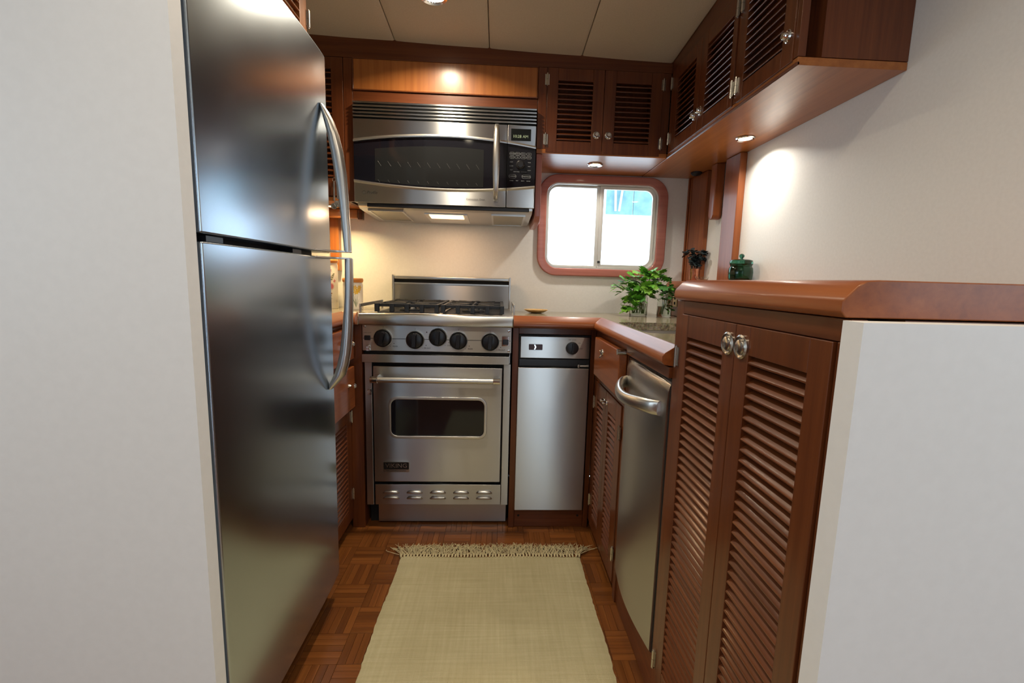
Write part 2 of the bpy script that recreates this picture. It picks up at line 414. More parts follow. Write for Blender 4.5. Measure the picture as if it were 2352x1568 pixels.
# walls
WIN = (.222, .823, 1.124, 1.572)          # hole in the back wall (x0,x1,z0,z1)
struct('wall_back', B().plate(rect(XL - .05, XR + .05, 0, 2.3), [rrect(*WIN, .07)], 'y', YW, YW + .05), 'wall_white')
struct('wall_right', B().box(XR, XR + .05, .5, YW, 0, 2.3), 'wall_white')
struct('wall_left', B().box(XL - .05, XL, .8, YW, 0, 2.3), 'wall_white')
struct('wall_left_partition', B().box(-2.0, -.512, .772, .802, 0, 2.3), 'paint_white')
struct('wall_right_partition', B().box(1.001, 2.0, .47, .5, 0, 2.3), 'paint_white')
struct('wall_counter_end', B().box(.398, 1.0, .47, .5, 0, 1.03), 'paint_white')
# the saloon behind the camera: unseen side windows; dark aft wall and narrow openings shaped for the steel's reflections
def holes_wall(name, axis, a0, a1, u0, u1, holes, mt):
    struct(name, B().plate(rect(u0, u1, 0, 2.4), [rect(*h) for h in holes], axis, a0, a1), mt)
SWL = [(-1.25, -.60, .95, 1.75), (-.45, .20, .95, 1.75)]
holes_wall('wall_saloon_left', 'x', -2.05, -2.0, -1.45, .802, SWL, 'wall_white')
holes_wall('wall_saloon_right', 'x', 2.0, 2.05, -1.45, .5, SWL, 'wall_white')
AFT = [(-.80, -.62, .9, 1.75), (.34, .66, .06, 1.95)]
holes_wall('wall_front', 'y', -1.45, -1.4, -2.05, 2.05, AFT, 'teak_z')
for (y0, y1, z0, z1) in SWL:
    portal((-2.02, (y0 + y1) / 2, (z0 + z1) / 2), (0, -PI / 2, 0), z1 - z0, y1 - y0)
    portal((2.02, (y0 + y1) / 2, (z0 + z1) / 2), (0, PI / 2, 0), z1 - z0, y1 - y0)
for (x0, x1, z0, z1) in AFT: portal(((x0 + x1) / 2, -1.42, (z0 + z1) / 2), (PI / 2, 0, 0), x1 - x0, z1 - z0)
portal(((WIN[0] + WIN[1]) / 2, YW + .045, (WIN[2] + WIN[3]) / 2), (PI / 2, 0, PI), WIN[1] - WIN[0] - .02, WIN[3] - WIN[2] - .02)

# the sliding window
def half_r(x0, x1, z0, z1, r, right):
    P = rrect(x0, x1, z0, z1, r, 8)
    if right: return P[:9] + [(x0, z1), (x0, z0)] + P[27:]
    return [(x1, z1)] + P[9:27] + [(x1, z0)]
def ring_plate(o, i, a0, a1): return B().plate(o, [i], 'y', a0, a1)
b = ring_plate(rrect(.194, .861, 1.096, 1.602, .10, 10), rrect(.236, .812, 1.136, 1.562, .062, 10), YW - .020, YW - .0002); b.bevel(.006, 3)
win = struct('window_1', b, 'rosy_x')
struct('window_liner', ring_plate(rrect(.2365, .8115, 1.1365, 1.5615, .0615, 10), rrect(.2425, .8055, 1.1425, 1.5555, .056, 10), YW - .012, YW + .05), 'aluminium', win)
struct('sash', ring_plate(half_r(.243, .527, 1.143, 1.555, .05, 0), half_r(.252, .498, 1.153, 1.546, .042, 0), YW + .020, YW + .034).bevel(.002), 'aluminium', win)
struct('sash', ring_plate(half_r(.513, .805, 1.143, 1.555, .05, 1), half_r(.532, .788, 1.160, 1.540, .042, 1), YW + .004, YW + .018).bevel(.002), 'aluminium', win)
struct('pane', B().plate(half_r(.2525, .4975, 1.1535, 1.5455, .0415, 0), [], 'y', YW + .026, YW + .028), 'pane_glass', win)
struct('pane', B().plate(half_r(.5325, .7875, 1.1605, 1.5395, .0415, 1), [], 'y', YW + .010, YW + .012), 'pane_glass', win)
b = B(); b.lathe([(0, 0), (.007, 0), (.007, .006), (.004, .010), (0, .010)], (.5195, YW + .004, 1.172), (0, -1, 0), 14); struct('latch', b, 'black_plastic', win)

# exposed posts between wall panels
struct('trim_1', B().box(.972, .9995, 2.335, YW - .0005, 1.085, 1.606).box(.9645, .9715, 2.352, YW - .0005, 1.085, 1.606), 'warm_z', None, .003)
struct('trim_2', B().box(.975, .9995, 2.17, 2.334, 1.085, 1.606), 'warm_z', None, .004)
struct('trim_3', B().box(.970, .9995, 1.865, 1.985, 1.085, 1.606), 'warm_z', None, .004)
struct('trim_4', B().box(-.842, -.798, 2.325, YW - .0005, 1.09, 1.378), 'honey_z', None, .003)
# header boards under the ceiling
b = B(); b.loft([[(x, y, z) for x, z in ((XL, 1.952), (.7175, 1.952), (.7175, ceil_z(.7175, 2.012) + .004), (XL, ceil_z(XL, 2.012) + .004))] for y in (2.012, 2.032)])
struct('trim_5', b, 'teak_x')
b = B(); b.loft([[(x, y, z) for y, z in ((1.15, 1.952), (2.030, 1.952), (2.030, ceil_z(.718, 2.03) + .004), (1.15, ceil_z(.718, 1.15) + .004))] for x in (.718, .738)])
struct('trim_6', b, 'teak_y')

# outside the window: a boathouse side with a hanging line
t = T('boathouse_wall', 'teal boathouse cladding seen outside through the right window pane', 'building', (1.6, 5.0, 1.81))
x = 1.15
while x < 2.5:
    t.p('board', B().box(x + .004, x + .296, 5.0, 5.03, 1.81, 2.7), 'tarp', None, None, .003); x += .30
t.p('line', B().tube([(1.24, 4.97, 2.6), (1.235, 4.97, 2.2), (1.25, 4.97, 1.84)], .012, 6), 'rope')
t.p('line', B().tube([(1.34, 4.97, 2.6), (1.33, 4.97, 2.2), (1.29, 4.97, 1.84)], .012, 6), 'rope')

# ------------------------------------------------------------------ fitted cabinets
FB = Fr((0, 2.012, 0), (1, 0, 0), (0, -1, 0))      # back wall uppers: u = x
FS = Fr((.718, 0, 0), (0, -1, 0), (-1, 0, 0))      # right uppers: u = -y
FC = Fr((.41, 0, 0), (0, -1, 0), (-1, 0, 0))       # right base run: u = -y
FLB = Fr((-.60, 0, 0), (0, 1, 0), (1, 0, 0))       # left base run: u = y
FFA = Fr((-.58, 0, 0), (0, 1, 0), (1, 0, 0))       # above the refrigerator

# cabinet over the microwave
t = T('wall_cabinet', 'honey wood lift-up cabinet flap above the stainless microwave', 'cabinet', (-.25, 2.2, 1.782))
b = B(); FB.box(b, -.656, -.6185, -.018, 0, 1.38, 1.951); t.p('stile', b, 'teak_z', None, None, .0015)
b = B(); FB.box(b, -.618, .1495, -.018, 0, 1.782, 1.824); t.p('rail', b, 'teak_x', None, None, .0015)
b = B(); FB.box(b, -.6175, .149, -.018, -.003, 1.825, 1.9505); t.p('backing', b, 'teak_x')
b = B(); FB.box(b, -.614, .146, -.003, .005, 1.829, 1.947); fp = t.p('flap', b, 'honey_z', None, 'honey coloured lift-up flap', .003, 3)
b = B(); o = rect(-.6175, .149, 1.8255, 1.9502); i = rect(-.6135, .1455, 1.8295, 1.9465)
b.plate(o, [i], 'y', 2.012 - .007, 2.0119); t.p('moulding', b.bevel(.0015), 'teak_x', fp)
b = B(); b.box(-.656, -.6405, 2.031, YW - .001, 1.38, 1.951); t.p('side_panel', b, 'teak_y')
b = B(); b.plate([(2.014, 1.606), (YW - .001, 1.606), (YW - .001, 1.352), (2.30, 1.318), (2.06, 1.318), (2.03, 1.326), (2.014, 1.345)], [], 'x', .1505, .176); t.p('side_panel', b, 'rosy_z', None, None, .003)

# left upper with louvres
t = T('wall_cabinet', 'louvred wall cabinet left of the microwave, half hidden by the refrigerator', 'cabinet', (-.9, 2.2, 1.38))
t.p('carcass', B().box(XL + .001, -.657, 2.075, YW - .001, 1.398, 1.951), 'teak_z')
t.p('bottom_panel', B().box(XL + .001, -.657, 2.012, YW - .001, 1.38, 1.397), 'honey_x', None, None, .001)
b = B(); FB.box(b, XL + .001, -.912, -.02, 0, 1.398, 1.951); t.p('face_board', b, 'teak_z')
louvre_door(t, FB, -.910, -.6575, 1.400, 1.949, (.047, .047), .0225, hinge=None, rb=.072, rt=.045)

# right upper on the back wall
t = T('wall_cabinet', 'two-door louvred wall cabinet above the window', 'cabinet', (.43, 2.2, 1.607))
t.p('carcass', B().box(.1515, .7155, 2.075, YW - .001, 1.627, 1.951), 'teak_z')
t.p('bottom_panel', B().box(.1495, .7165, 2.010, YW - .001, 1.607, 1.626), 'honey_x', None, None, .002)
b = B(); FB.box(b, .1505, .187, -.02, 0, 1.627, 1.951); t.p('stile', b, 'teak_z', None, None, .001)
b = B(); FB.box(b, .683, .7165, -.02, 0, 1.627, 1.951); t.p('stile', b, 'teak_z', None, None, .001)
louvre_door(t, FB, .188, .4295, 1.612, 1.950, (.046, .047), .0205, hinge=.187, hz=(1.648, 1.886), knob=(.404, 1.689))
louvre_door(t, FB, .4315, .682, 1.612, 1.950, (.049, .049), .0205, hinge=.683, hz=(1.648, 1.886), knob=(.456, 1.689))

# right upper along the side
t = T('wall_cabinet', 'long louvred wall cabinet on the right side under the ceiling', 'cabinet', (.86, 1.6, 1.607))
t.p('carcass', B().box(.778, XR - .001, 1.15, 2.008, 1.627, 1.951), 'teak_z')
t.p('bottom_panel', B().box(.719, XR - .001, 1.15, 2.3605, 1.6065, 1.6255).bevel(.001), 'honey_y')
t.p('lip', B().tube([(.7195, 2.009, 1.610), (.7195, 1.15, 1.610)], .0045, 8), 'teak_y')
b = B(); FS.box(b, -2.008, -1.9905, -.02, 0, 1.627, 1.951); t.p('stile', b, 'teak_z', None, None, .001)
b = B(); FS.box(b, -1.460, -1.434, -.02, 0, 1.627, 1.951); t.p('stile', b, 'teak_z', None, None, .001)
b = B(); FS.box(b, -1.168, -1.15, -.02, 0, 1.627, 1.951); t.p('stile', b, 'teak_z', None, None, .001)
louvre_door(t, FS, -1.989, -1.7165, 1.622, 1.950, (.060, .040), .0205, hinge=-1.990, hz=(1.665, 1.886), knob=(-1.742, 1.690), rt=.050, rb=.046)
louvre_door(t, FS, -1.7145, -1.461, 1.622, 1.950, (.049, .025), .0205, hinge=-1.460, hz=(1.655, 1.886), knob=(-1.690, 1.690), rt=.050, rb=.046)
louvre_door(t, FS, -1.433, -1.169, 1.622, 1.950, (.030, .045), .0205, hinge=-1.434, hz=(1.655, 1.886), knob=(-1.19, 1.690), rt=.050, rb=.046)

# above the refrigerator
t = T('wall_cabinet', 'louvred cabinet above the refrigerator at the upper left', 'cabinet', (-.85, 1.13, 1.70))
t.p('carcass', B().box(XL + .001, -.64, .81, 1.4575, 1.70, 2.06), 'teak_y')
louvre_door(t, FFA, 1.132, 1.4575, 1.702, 2.058, (.045, .048), .0225, hinge=1.4595, hz=(1.79, 1.99), mw='honey')
louvre_door(t, FFA, .812, 1.130, 1.702, 2.058, (.045, .045), .0225, mw='honey')

# joinery frame around the trash compactor
struct('trim_7', B().box(.0635, .088, 1.83, 2.33, .001, .874), 'teak_z', None, .0015)
struct('trim_8', B().box(.3885, .4095, 1.83, 2.33, .001, .874), 'teak_z', None, .0015)
struct('trim_9', B().box(.0885, .388, 1.8305, 1.86, .849, .874), 'teak_x', None, .001)
bb = struct('baseboard_back', B().box(.0885, .388, 1.838, 1.858, .001, .080), 'teak_x', None, .001)
for x in (.107, .366): struct('screw', B().lathe([(0, 0), (.005, 0), (.005, .001), (0, .001)], (x, 1.838, .052), (0, -1, 0), 10), 'dark_gap', bb)

# corner base cabinet on the right run: drawer and two louvred doors
t = T('base_cabinet', 'base cabinet with proud drawer above twin louvred doors, beside the dishwasher', 'cabinet', (.7, 1.6, 0))
t.p('carcass', B().box(.475, XR - .001, 1.40, 1.828, .06, .70), 'teak_y')
b = B(); FC.box(b, -1.828, -1.3665, -.02, 0, .672, .874); t.p('rail', b, 'teak_y', None, None, .001)
b = B(); FC.box(b, -1.396, -1.3665, -.02, 0, .001, .671); t.p('post', b, 'teak_z', None, None, .0015)
b = B(); FC.box(b, -1.828, -1.7835, -.02, 0, .045, .671); t.p('stile', b, 'teak_z', None, None, .001)
t.p('kick_board', B().box(.465, .485, 1.397, 1.828, .001, .059), 'teak_y')
dr = B(); FC.box(dr, -1.733, -1.374, .001, .027, .706, .855); dr = t.p('drawer', dr, 'warm_y', None, None, .004, 3)
b = B(); o = FC.P(-1.60, .027, .815); b.lathe([(0, 0), (.011, 0), (.010, .003), (.007, .004), (0, .004)], o, FC.N, 16)
c_ = [FC.P(-1.60 + .006 * math.sin(a), .034 + .003 * math.cos(2 * a), .808 - .014 * math.cos(a) * .9) for a in [2 * PI * k / 16 for k in range(16)]]
b.tube(c_, .0022, 6, True); t.p('ring_pull', b, 'nickel', dr)
b = B(); b.cyl(FC.P(-1.3775, .006, .852), FC.P(-1.3775, .034, .852), .0095, 14); t.p('catch_bolt', b, 'nickel')
louvre_door(t, FC, -1.7825, -1.6045, .047, .670, (.038, .038), .0205, hinge=-1.7835, hz=(.14, .565), knob=(-1.622, .63, .010), rt=.066, rb=.055)
louvre_door(t, FC, -1.6025, -1.3985, .047, .670, (.038, .062), .0205, hinge=-1.399, hz=(.14, .565), knob=(-1.586, .63, .010), rt=.066, rb=.055)

# tall cabinet with two louvred doors under the bar top
t = T('tall_cabinet', 'tall louvred two-door cabinet under the raised bar top, nearest on the right', 'cabinet', (.7, .76, 0))
t.p('carcass', B().box(.475, XR - .001, .502, .999, .10, 1.031), 'teak_y')
t.p('side_panel', B().box(.412, XR - .001, 1.0, 1.0135, .001, 1.031), 'teak_z', None, None, .001)
b = B(); FC.box(b, -1.0135, -.9745, -.02, 0, .001, 1.031); t.p('stile', b, 'teak_z', None, None, .0015)
b = B(); FC.box(b, -.974, -.502, -.02, 0, 1.003, 1.031); t.p('rail', b, 'teak_y', None, None, .001)
b = B(); FC.box(b, -.520, -.502, -.02, 0, .001, 1.0025); t.p('stile', b, 'teak_z', None, None, .0015)
b = B(); FC.box(b, -.974, -.5205, -.02, 0, .001, .085); t.p('kick_board', b, 'teak_y')
louvre_door(t, FC, -.9735, -.7455, .087, 1.002, (.034, .040), .0182, rt=.047, rb=.060, hinge=-.982, hz=(.13, .89), knob=(-.765, .966, .0205, .007, 'nickel'))
louvre_door(t, FC, -.7435, -.5215, .087, 1.002, (.042, .040), .0182, rt=.047, rb=.060, hinge=None, knob=(-.722, .966, .0205, .007, 'nickel'))

# bar top and the ledge behind the sink
def nose(fr, u0, u1, z0, z1, out, back):
    h = z1 - z0
    pts = [(-back, z0), (out - .006, z0), (out, z0 + .006), (out, z0 + h * .42), (out - .003, z0 + h * .54), (out - .016, z0 + h * .84), (out - .026, z0 + h * .97), (out - .040, z1), (-back, z1)]
    b = B(); fr.prism(b, pts, u0, u1); return b
t = T('bar_top', 'thick rounded wooden bar top over the tall louvred cabinet', 'counter', (.7, .77, 1.032))
b = nose(FC, -1.004, -.502, 1.0325, 1.077, .013, .30); t.p('front_edge', b, 'warm_y', None, None, .002)
t.p('slab', B().box(.7105, XR - .001, .502, 1.004, 1.0325, 1.077), 'warm_y', None, None, .002)
t = T('sink_ledge', 'raised wooden ledge with rounded nose along the right wall behind the sink', 'ledge', (.95, 1.7, .908))
FL = Fr((.90, 0, 0), (0, -1, 0), (-1, 0, 0))
b = B(); FL.prism(b, [(-.0, 1.033), (.014, 1.033), (.020, 1.040), (.020, 1.056), (.012, 1.070), (-.002, 1.084), (-.099, 1.084), (-.099, 1.033)], -2.361, -1.0145); t.p('top', b, 'warm_y', None, None, .001)
t.p('face', B().box(.902, .92, 1.0145, 2.361, .908, 1.0325), 'teak_y')
ol = t.p('outlet_plate', B().box(.8985, .9018, 2.235, 2.285, .955, 1.015), 'outlet', None, 'brass outlet plate', .001)
for z in (.972, .998): t.p('socket', B().box(.8978, .8984, 2.250, 2.270, z - .007, z + .007), 'dark_gap', ol)

# left base run, seen between the refrigerator and the range
t = T('base_cabinet', 'left base cabinet with two drawers over a louvred door, behind the refrigerator', 'cabinet', (-.87, 1.8, 0))
t.p('post', B().box(-.5995, -.5478, 1.83, 2.33, .001, .8725), 'teak_z', None, None, .0015)
t.p('carcass', B().box(XL + .001, -.66, 1.45, YW - .002, .06, .72), 'teak_y')
b = B(); FLB.box(b, 1.45, 1.829, -.02, 0, .675, .874); t.p('rail', b, 'teak_y', None, None, .001)
b = B(); FLB.box(b, 1.45, 1.829, -.02, 0, .530, .674); t.p('rail', b, 'teak_y', None, None, .001)
t.p('kick_board', B().box(-.68, -.66, 1.45, 1.829, .001, .059), 'teak_y')
for z0, z1, kz, ky in ((.735, .862, .807, 1.735), (.535, .705, .640, 1.745)):
    b = B(); FLB.box(b, 1.47, 1.822, .001, .024, z0, z1); d = t.p('drawer', b, 'warm_y', None, None, .003, 3)
    b = B(); o = FLB.P(ky, .024, kz); b.lathe([(0, 0), (.008, 0), (.006, .004), (.004, .012), (.009, .018), (.010, .024), (.006, .029), (0, .030)], o, FLB.N, 14); t.p('knob', b, 'chrome', d)
louvre_door(t, FLB, 1.55, 1.8245, .047, .528, (.045, .050), .0205, hinge=1.8255, hz=(.14, .475), rt=.05, rb=.05)

# ------------------------------------------------------------------ worktops, sink
t = T('countertop', 'speckled granite worktop with rounded wooden edge and sink cutout, right side', 'countertop', (.6, 1.9, .875))
slab = [(.0635, 1.80), (.42, 1.80), (.42, 1.0145), (XR - .001, 1.0145), (.9015, 1.0146), (.9015, 2.3615), (.0635, 2.3615)]
slab = [(.0635, 1.80), (.42, 1.80), (.42, 1.0145), (.9005, 1.0145), (.9005, 2.3615), (.0635, 2.3615)]
SK = (.488, .83, 1.43, 1.83)
t.p('stone_slab', B().plate(slab, [rrect(*SK, .05, 6)], 'z', .8755, .907), 'granite')
NP = [(.006, .8755), (-.004, .8755), (-.030, .8795), (-.037, .887), (-.037, .899), (-.030, .908), (-.006, .9235), (.002, .926), (.006, .922)]
b = B(); b.loft([[(x0 if n > -.0 else x0, 1.80 + n, z) for n, z in NP] for x0 in (.0635,)] + [[(.42 + n, 1.80 + n, z) for n, z in NP]])
t.p('edge_trim', b, 'warm_x', None, None, .0012)
b = B(); b.loft([[(.42 + n, 1.80 + n, z) for n, z in NP], [(.42 + n, 1.0145, z) for n, z in NP]])
t.p('edge_trim', b, 'warm_y', None, None, .0012)
t = T('sink', 'undermounted stainless sink bowl in the granite worktop', 'sink', (.66, 1.63, .70))
oz = [(SK[0] - .004, SK[1] + .004, SK[2] - .004, SK[3] + .004, .06, .8745), (SK[0] + .0, SK[1] - .0, SK[2], SK[3], .05, .8745), (SK[0] + .006, SK[1] - .006, SK[2] + .006, SK[3] - .006, .05, .73), (SK[0] + .03, SK[1] - .03, SK[2] + .03, SK[3] - .03, .04, .713)]
b = B(); rings = [[(x, y, q[5]) for x, y in rrect(q[0], q[1], q[2], q[3], q[4], 6)] for q in oz]
rings += [[(x, y, .708) for x, y in rrect(SK[0] + .03, SK[1] - .03, SK[2] + .03, SK[3] - .03, .04, 6)], [(x, y, .8700) for x, y in rrect(SK[0] - .004, SK[1] + .004, SK[2] - .004, SK[3] + .004, .06, 6)]]
b.loft(rings, False, True)
# floor of the bowl
b.plate(rrect(SK[0] + .031, SK[1] - .031, SK[2] + .031, SK[3] - .031, .038, 6), [], 'z', .709, .713)
t.p('bowl', b, 'steel_plain')
t.p('drain', B().lathe([(0, .7132), (.04, .7132), (.042, .7145), (.03, .7150), (0, .7135)], (.66, 1.63, 0), (0, 0, 1), 20), 'chrome')

t = T('countertop', 'granite worktop with wooden edge holding the canisters, left of the range', 'countertop', (-.87, 1.9, .875))
t.p('stone_slab', B().plate([(XL + .001, 1.45), (-.615, 1.45), (-.615, 1.80), (-.5515, 1.80), (-.5515, 2.3615), (XL + .001, 2.3615)], [], 'z', .8755, .907), 'granite')
b = B(); b.loft([[(-.615 - n, 1.45, z) for n, z in NP], [(-.615 - n, 1.80 + n, z) for n, z in NP]])
t.p('edge_trim', b, 'warm_y', None, None, .0012)
b = B(); b.loft([[(-.615 - n, 1.80 + n, z) for n, z in NP], [(-.5535, 1.80 + n, z) for n, z in NP]])
t.p('edge_trim', b, 'warm_x', None, None, .0012)

# ------------------------------------------------------------------ refrigerator
t = T('refrigerator', 'stainless two-door refrigerator with long bowed handles', 'refrigerator', (-.82, 1.11, 0))
t.p('body', B().box(XL + .002, -.572, .812, 1.407, .012, 1.675), 'fridge_steel', None, None, .004)
t.p('toe_grille', B().box(-.565, -.545, .82, 1.40, .012, .075), 'black_plastic')
t.p('gasket', B().box(-.5715, -.562, .82, 1.40, .09, 1.67), 'rubber')
for x, y in ((-.6, .86), (-.6, 1.36), (-1.1, .86), (-1.1, 1.36)): t.p('foot', B().cyl((x, y, .0005), (x, y, .0125), .018, 12), 'black_plastic')
def fdoor(z0, z1):
    b = B(); n = 14; rows = []
    def xf(y): q = (y - .81) / .599; return -.5035 - .006 * (2 * q - 1) ** 4
    out = [(.81 + .599 * k / n, xf(.81 + .599 * k / n)) for k in range(n + 1)]
    pts = [(x, y) for y, x in out] + [(-.5615, 1.409), (-.5615, .81)]
    b.loft([[(x, y, z) for x, y in pts] for z in (z0, z1)]); b.bevel(.004, 3, 50); return b
d1 = t.p('freezer_door', fdoor(1.131, 1.684), 'fridge_steel'); d2 = t.p('fresh_food_door', fdoor(.085, 1.1175), 'fridge_steel')
HY = 1.362
def interp(L, z):
    for (z0, a), (z1, c) in zip(L[:-1], L[1:]):
        if z0 <= z <= z1: return a + (c - a) * (z - z0) / (z1 - z0)
    return L[-1][1]
def fhandle(zs, xo, xi, parent):
    rings = []
    for z, a, c in zip(zs, xo, xi):
        cx, rx, ry = (a + c) / 2, max((a - c) / 2, .004), .0165
        rings.append([(cx + rx * math.cos(2 * PI * k / 16), HY + ry * math.sin(2 * PI * k / 16), z) for k in range(16)])
    b = B(); b.loft(rings); return b
zs = [1.134, 1.16, 1.20, 1.232, 1.29, 1.354, 1.413, 1.46, 1.495, 1.52, 1.538]
h1 = t.p('handle', fhandle(zs, [-.432, -.4325, -.4335, -.435, -.4375, -.441, -.449, -.460, -.473, -.486, -.500], [-.452, -.4535, -.4565, -.459, -.4655, -.474, -.4825, -.491, -.499, -.505, -.507], d1), 'satin', d1, None)
zs = [.724, .74, .768, .80, .835, .88, .915, .96, 1.005, 1.06, 1.1145]
h2 = t.p('handle', fhandle(zs, [-.497, -.481, -.457, -.447, -.440, -.4355, -.433, -.4315, -.430, -.429, -.429], [-.507, -.505, -.492, -.481, -.473, -.467, -.463, -.458, -.454, -.452, -.451], d2), 'satin', d2)
for z, d, h in ((1.1325, d1, h1), (1.1130, d2, h2)):
    t.p('handle_bracket', B().plate([(-.505, 1.28), (-.505, 1.395), (-.46, 1.380), (-.434, 1.374), (-.431, 1.362), (-.434, 1.350), (-.455, 1.345), (-.475, 1.335)], [], 'z', z, z + .005).bevel(.001), 'satin', h)
for y in (.84, 1.18): t.p('hinge_cover', B().box(-.552, -.52, y, y + .05, 1.119, 1.1295), 'black_plastic')

# ------------------------------------------------------------------ range
RX0, RX1 = -.5425, .0605
t = T('kitchen_range', 'stainless gas range with five black knobs and oven window', 'stove', (-.24, 2.08, 0))
t.p('body', B().box(RX0 + .004, RX1 - .004, 1.862, 2.335, .10, .905), 'steel_plain', None, None, .002)
t.p('cooktop', B().box(RX0 - .001, RX1 + .0005, 1.858, 2.338, .9065, .919), 'steel_plain', None, None, .002)
b = B(); b.plate([(1.802, .882), (1.806, .876), (1.812, .8735), (1.8575, .8735), (1.8575, .921), (1.812, .921), (1.805, .918), (1.802, .912)], [], 'x', -.5505, .0615); t.p('bull_nose', b, 'steel')
cp = t.p('control_panel', B().box(RX0 - .004, RX1 - .002, 1.832, 1.861, .7665, .8725), 'steel', None, None, .002)
FRG = Fr((0, 1.832, 0), (1, 0, 0), (0, -1, 0))
b = B(); FRG.box(b, RX0, RX1 - .006, .0, .0006, .8165, .8185); t.p('guide_line', b, 'ink', cp)
kb = []
for u, z, txt in ((-.462, .820, 'REAR'), (-.333, .815, 'FRONT'), (-.241, .828, 'OVEN'), (-.158, .8155, 'REAR'), (-.029, .813, 'FRONT')):
    b = B(); b.lathe([(.0295, 0), (.0370, 0), (.0372, .010), (.0350, .014), (.0325, .012), (.0295, 0)], FRG.P(u, 0, z), FRG.N, 32)
    k = t.p('bezel', b, 'satin', cp)
    b = B(); b.lathe([(0, .0), (.0322, .0), (.0322, .012), (.0305, .020), (.027, .022), (0, .022)], FRG.P(u, .0005, z), FRG.N, 32)
    rot = math.radians(14 if u < -.4 else 3)
    gp = [FRG.P(u + dx * math.cos(rot) + dz * math.sin(rot), .021, z - dx * math.sin(rot) + dz * math.cos(rot)) for dx, dz in ((-.009, -.027), (.009, -.027), (.009, .025), (.005, .029), (-.005, .029), (-.009, .025))]
    gq = [FRG.P(u + dx * .75 * math.cos(rot) + dz * .93 * math.sin(rot), .040, z - dx * .75 * math.sin(rot) + dz * .93 * math.cos(rot)) for dx, dz in ((-.009, -.027), (.009, -.027), (.009, .025), (.005, .029), (-.005, .029), (-.009, .025))]
    b.loft([gp, gq]); t.p('knob', b, 'black_plastic', cp)
    b = B(); put_text(b, txt, FRG, u + .048, .0007, z - .034, .0085); t.p('lettering', b, 'ink', cp); b = B(); FRG.box(b, u + .026, u + .031, 0, .0006, z - .0345, z - .0335); b.lathe([(0, 0), (.0018, 0), (.0018, .0006), (0, .0006)], FRG.P(u + .043, 0, z - .022), FRG.N, 8)
    FRG.box(b, u - .0005, u + .0005, 0, .0006, z + .040, z + .047); t.p('tick_marks', b, 'ink', cp)['kind'] = 'stuff'
b = B(); FRG.box(b, -.537, -.513, 0, .006, .810, .829); t.p('rocker_switch', b, 'black_plastic', cp, None, .002)
b = B(); put_text(b, 'OVEN LIGHT', FRG, -.525, .0007, .840, .0055); t.p('lettering', b, 'ink', cp)
b = B(); FRG.box(b, .018, .049, 0, .004, .795, .838); sp = t.p('switch_plate', b, 'chrome', cp, None, .003)
b = B(); FRG.box(b, .022, .046, .004, .009, .803, .824); t.p('rocker_switch', b, 'black_plastic', sp, None, .002)
b = B(); b.lathe([(0, 0), (.0025, 0), (.0025, .001), (0, .001)], FRG.P(-.287, 0, .847), FRG.N, 10); t.p('indicator', b, 'badge_red', cp)
for u, z in ((-.535, .865), (.047, .858), (.047, .776)):
    t.p('screw', B().lathe([(0, 0), (.0055, 0), (.005, .002), (.002, .0025), (.0018, .001), (0, .001)], FRG.P(u, 0, z), FRG.N, 14), 'chrome', cp)
for u, z, pa in ((-.522, .782, cp), (-.520, .600, None)):
    b = B(); b.lathe([(0, 0), (.009, 0), (.009, .004), (.006, .010), (.004, .010), (.003, .006), (0, .006)], FRG.P(u, .001, z), FRG.N, 16); FRG.box(b, u - .007, u + .007, .0005, .004, z - .016, z); t.p('clip', b, 'chrome', pa)
b = B(); b.plate([(1.822, .7200), (1.8615, .7200), (1.8615, .754), (1.822, .754)], [], 'x', RX0 - .0045, .051); t.p('vent_trim', b, 'steel', None, None, .002)
t.p('vent_slot', B().box(RX0, RX1 - .008, 1.845, 1.861, .7545, .766), 'dark_gap')
for x0, x1 in ((-.5405, -.511), (.0285, .0585)):
    t.p('side_trim', B().box(x0, x1, 1.836, 1.861, .1, .7195), 'steel', None, None, .002)
t.p('door_gap', B().box(-.5105, .0280, 1.8555, 1.861, .10, .7195), 'dark_gap')
od = t.p('oven_door', B().plate(rect(-.5045, .0235, .2085, .7045), [rrect(-.4365, -.0445, .4065, .5715, .030, 8)], 'y', 1.826, 1.855), 'steel', None, None, .003)
t.p('window_bezel', B().plate(rrect(-.4435, -.0375, .3995, .5785, .036, 8), [rrect(-.432, -.049, .411, .567, .026, 8)], 'y', 1.8225, 1.8262).bevel(.0015), 'satin', od)
t.p('window_glass', B().plate(rrect(-.4325, -.0485, .4105, .5675, .026, 8), [], 'y', 1.830, 1.834), 'black_glass', od)
hb = B(); hb.tube([(-.470, 1.768, .661), (-.014, 1.768, .661)], .0115, 18); hn = t.p('handle', hb, 'satin', od)
for x0, x1, q in ((-.4985, -.4705, -.486), (-.0135, .0145, -.001)):
    b = B(); b.tube([(x0, 1.768, .661), (x1, 1.768, .661)], .0142, 18); b.box(q - .011, q + .011, 1.776, 1.8255, .651, .671); t.p('end_bracket', b, 'chrome', hn, None, .001)
b = B(); b.plate(rrect(-.467, -.358, .2535, .2985, .004, 4), [], 'y', 1.8215, 1.8258); bd = t.p('badge', b, 'badge_letter', od)
b = B(); b.plate(rrect(-.4645, -.3605, .2655, .2965, .003, 4), [], 'y', 1.8208, 1.8215); t.p('badge_field', b, 'badge_black', bd)
FBD = Fr((0, 1.8205, 0), (1, 0, 0), (0, -1, 0))
b = B(); put_text(b, 'VIKING', FBD, -.4125, 0, .2815, .0265, 1.05); t.p('lettering', b, 'badge_letter', bd)
b = B(); put_text(b, 'PROFESSIONAL', Fr((0, 1.8212, 0), (1, 0, 0), (0, -1, 0)), -.4125, 0, .2595, .0078, 1.55); t.p('lettering', b, 'ink', bd)
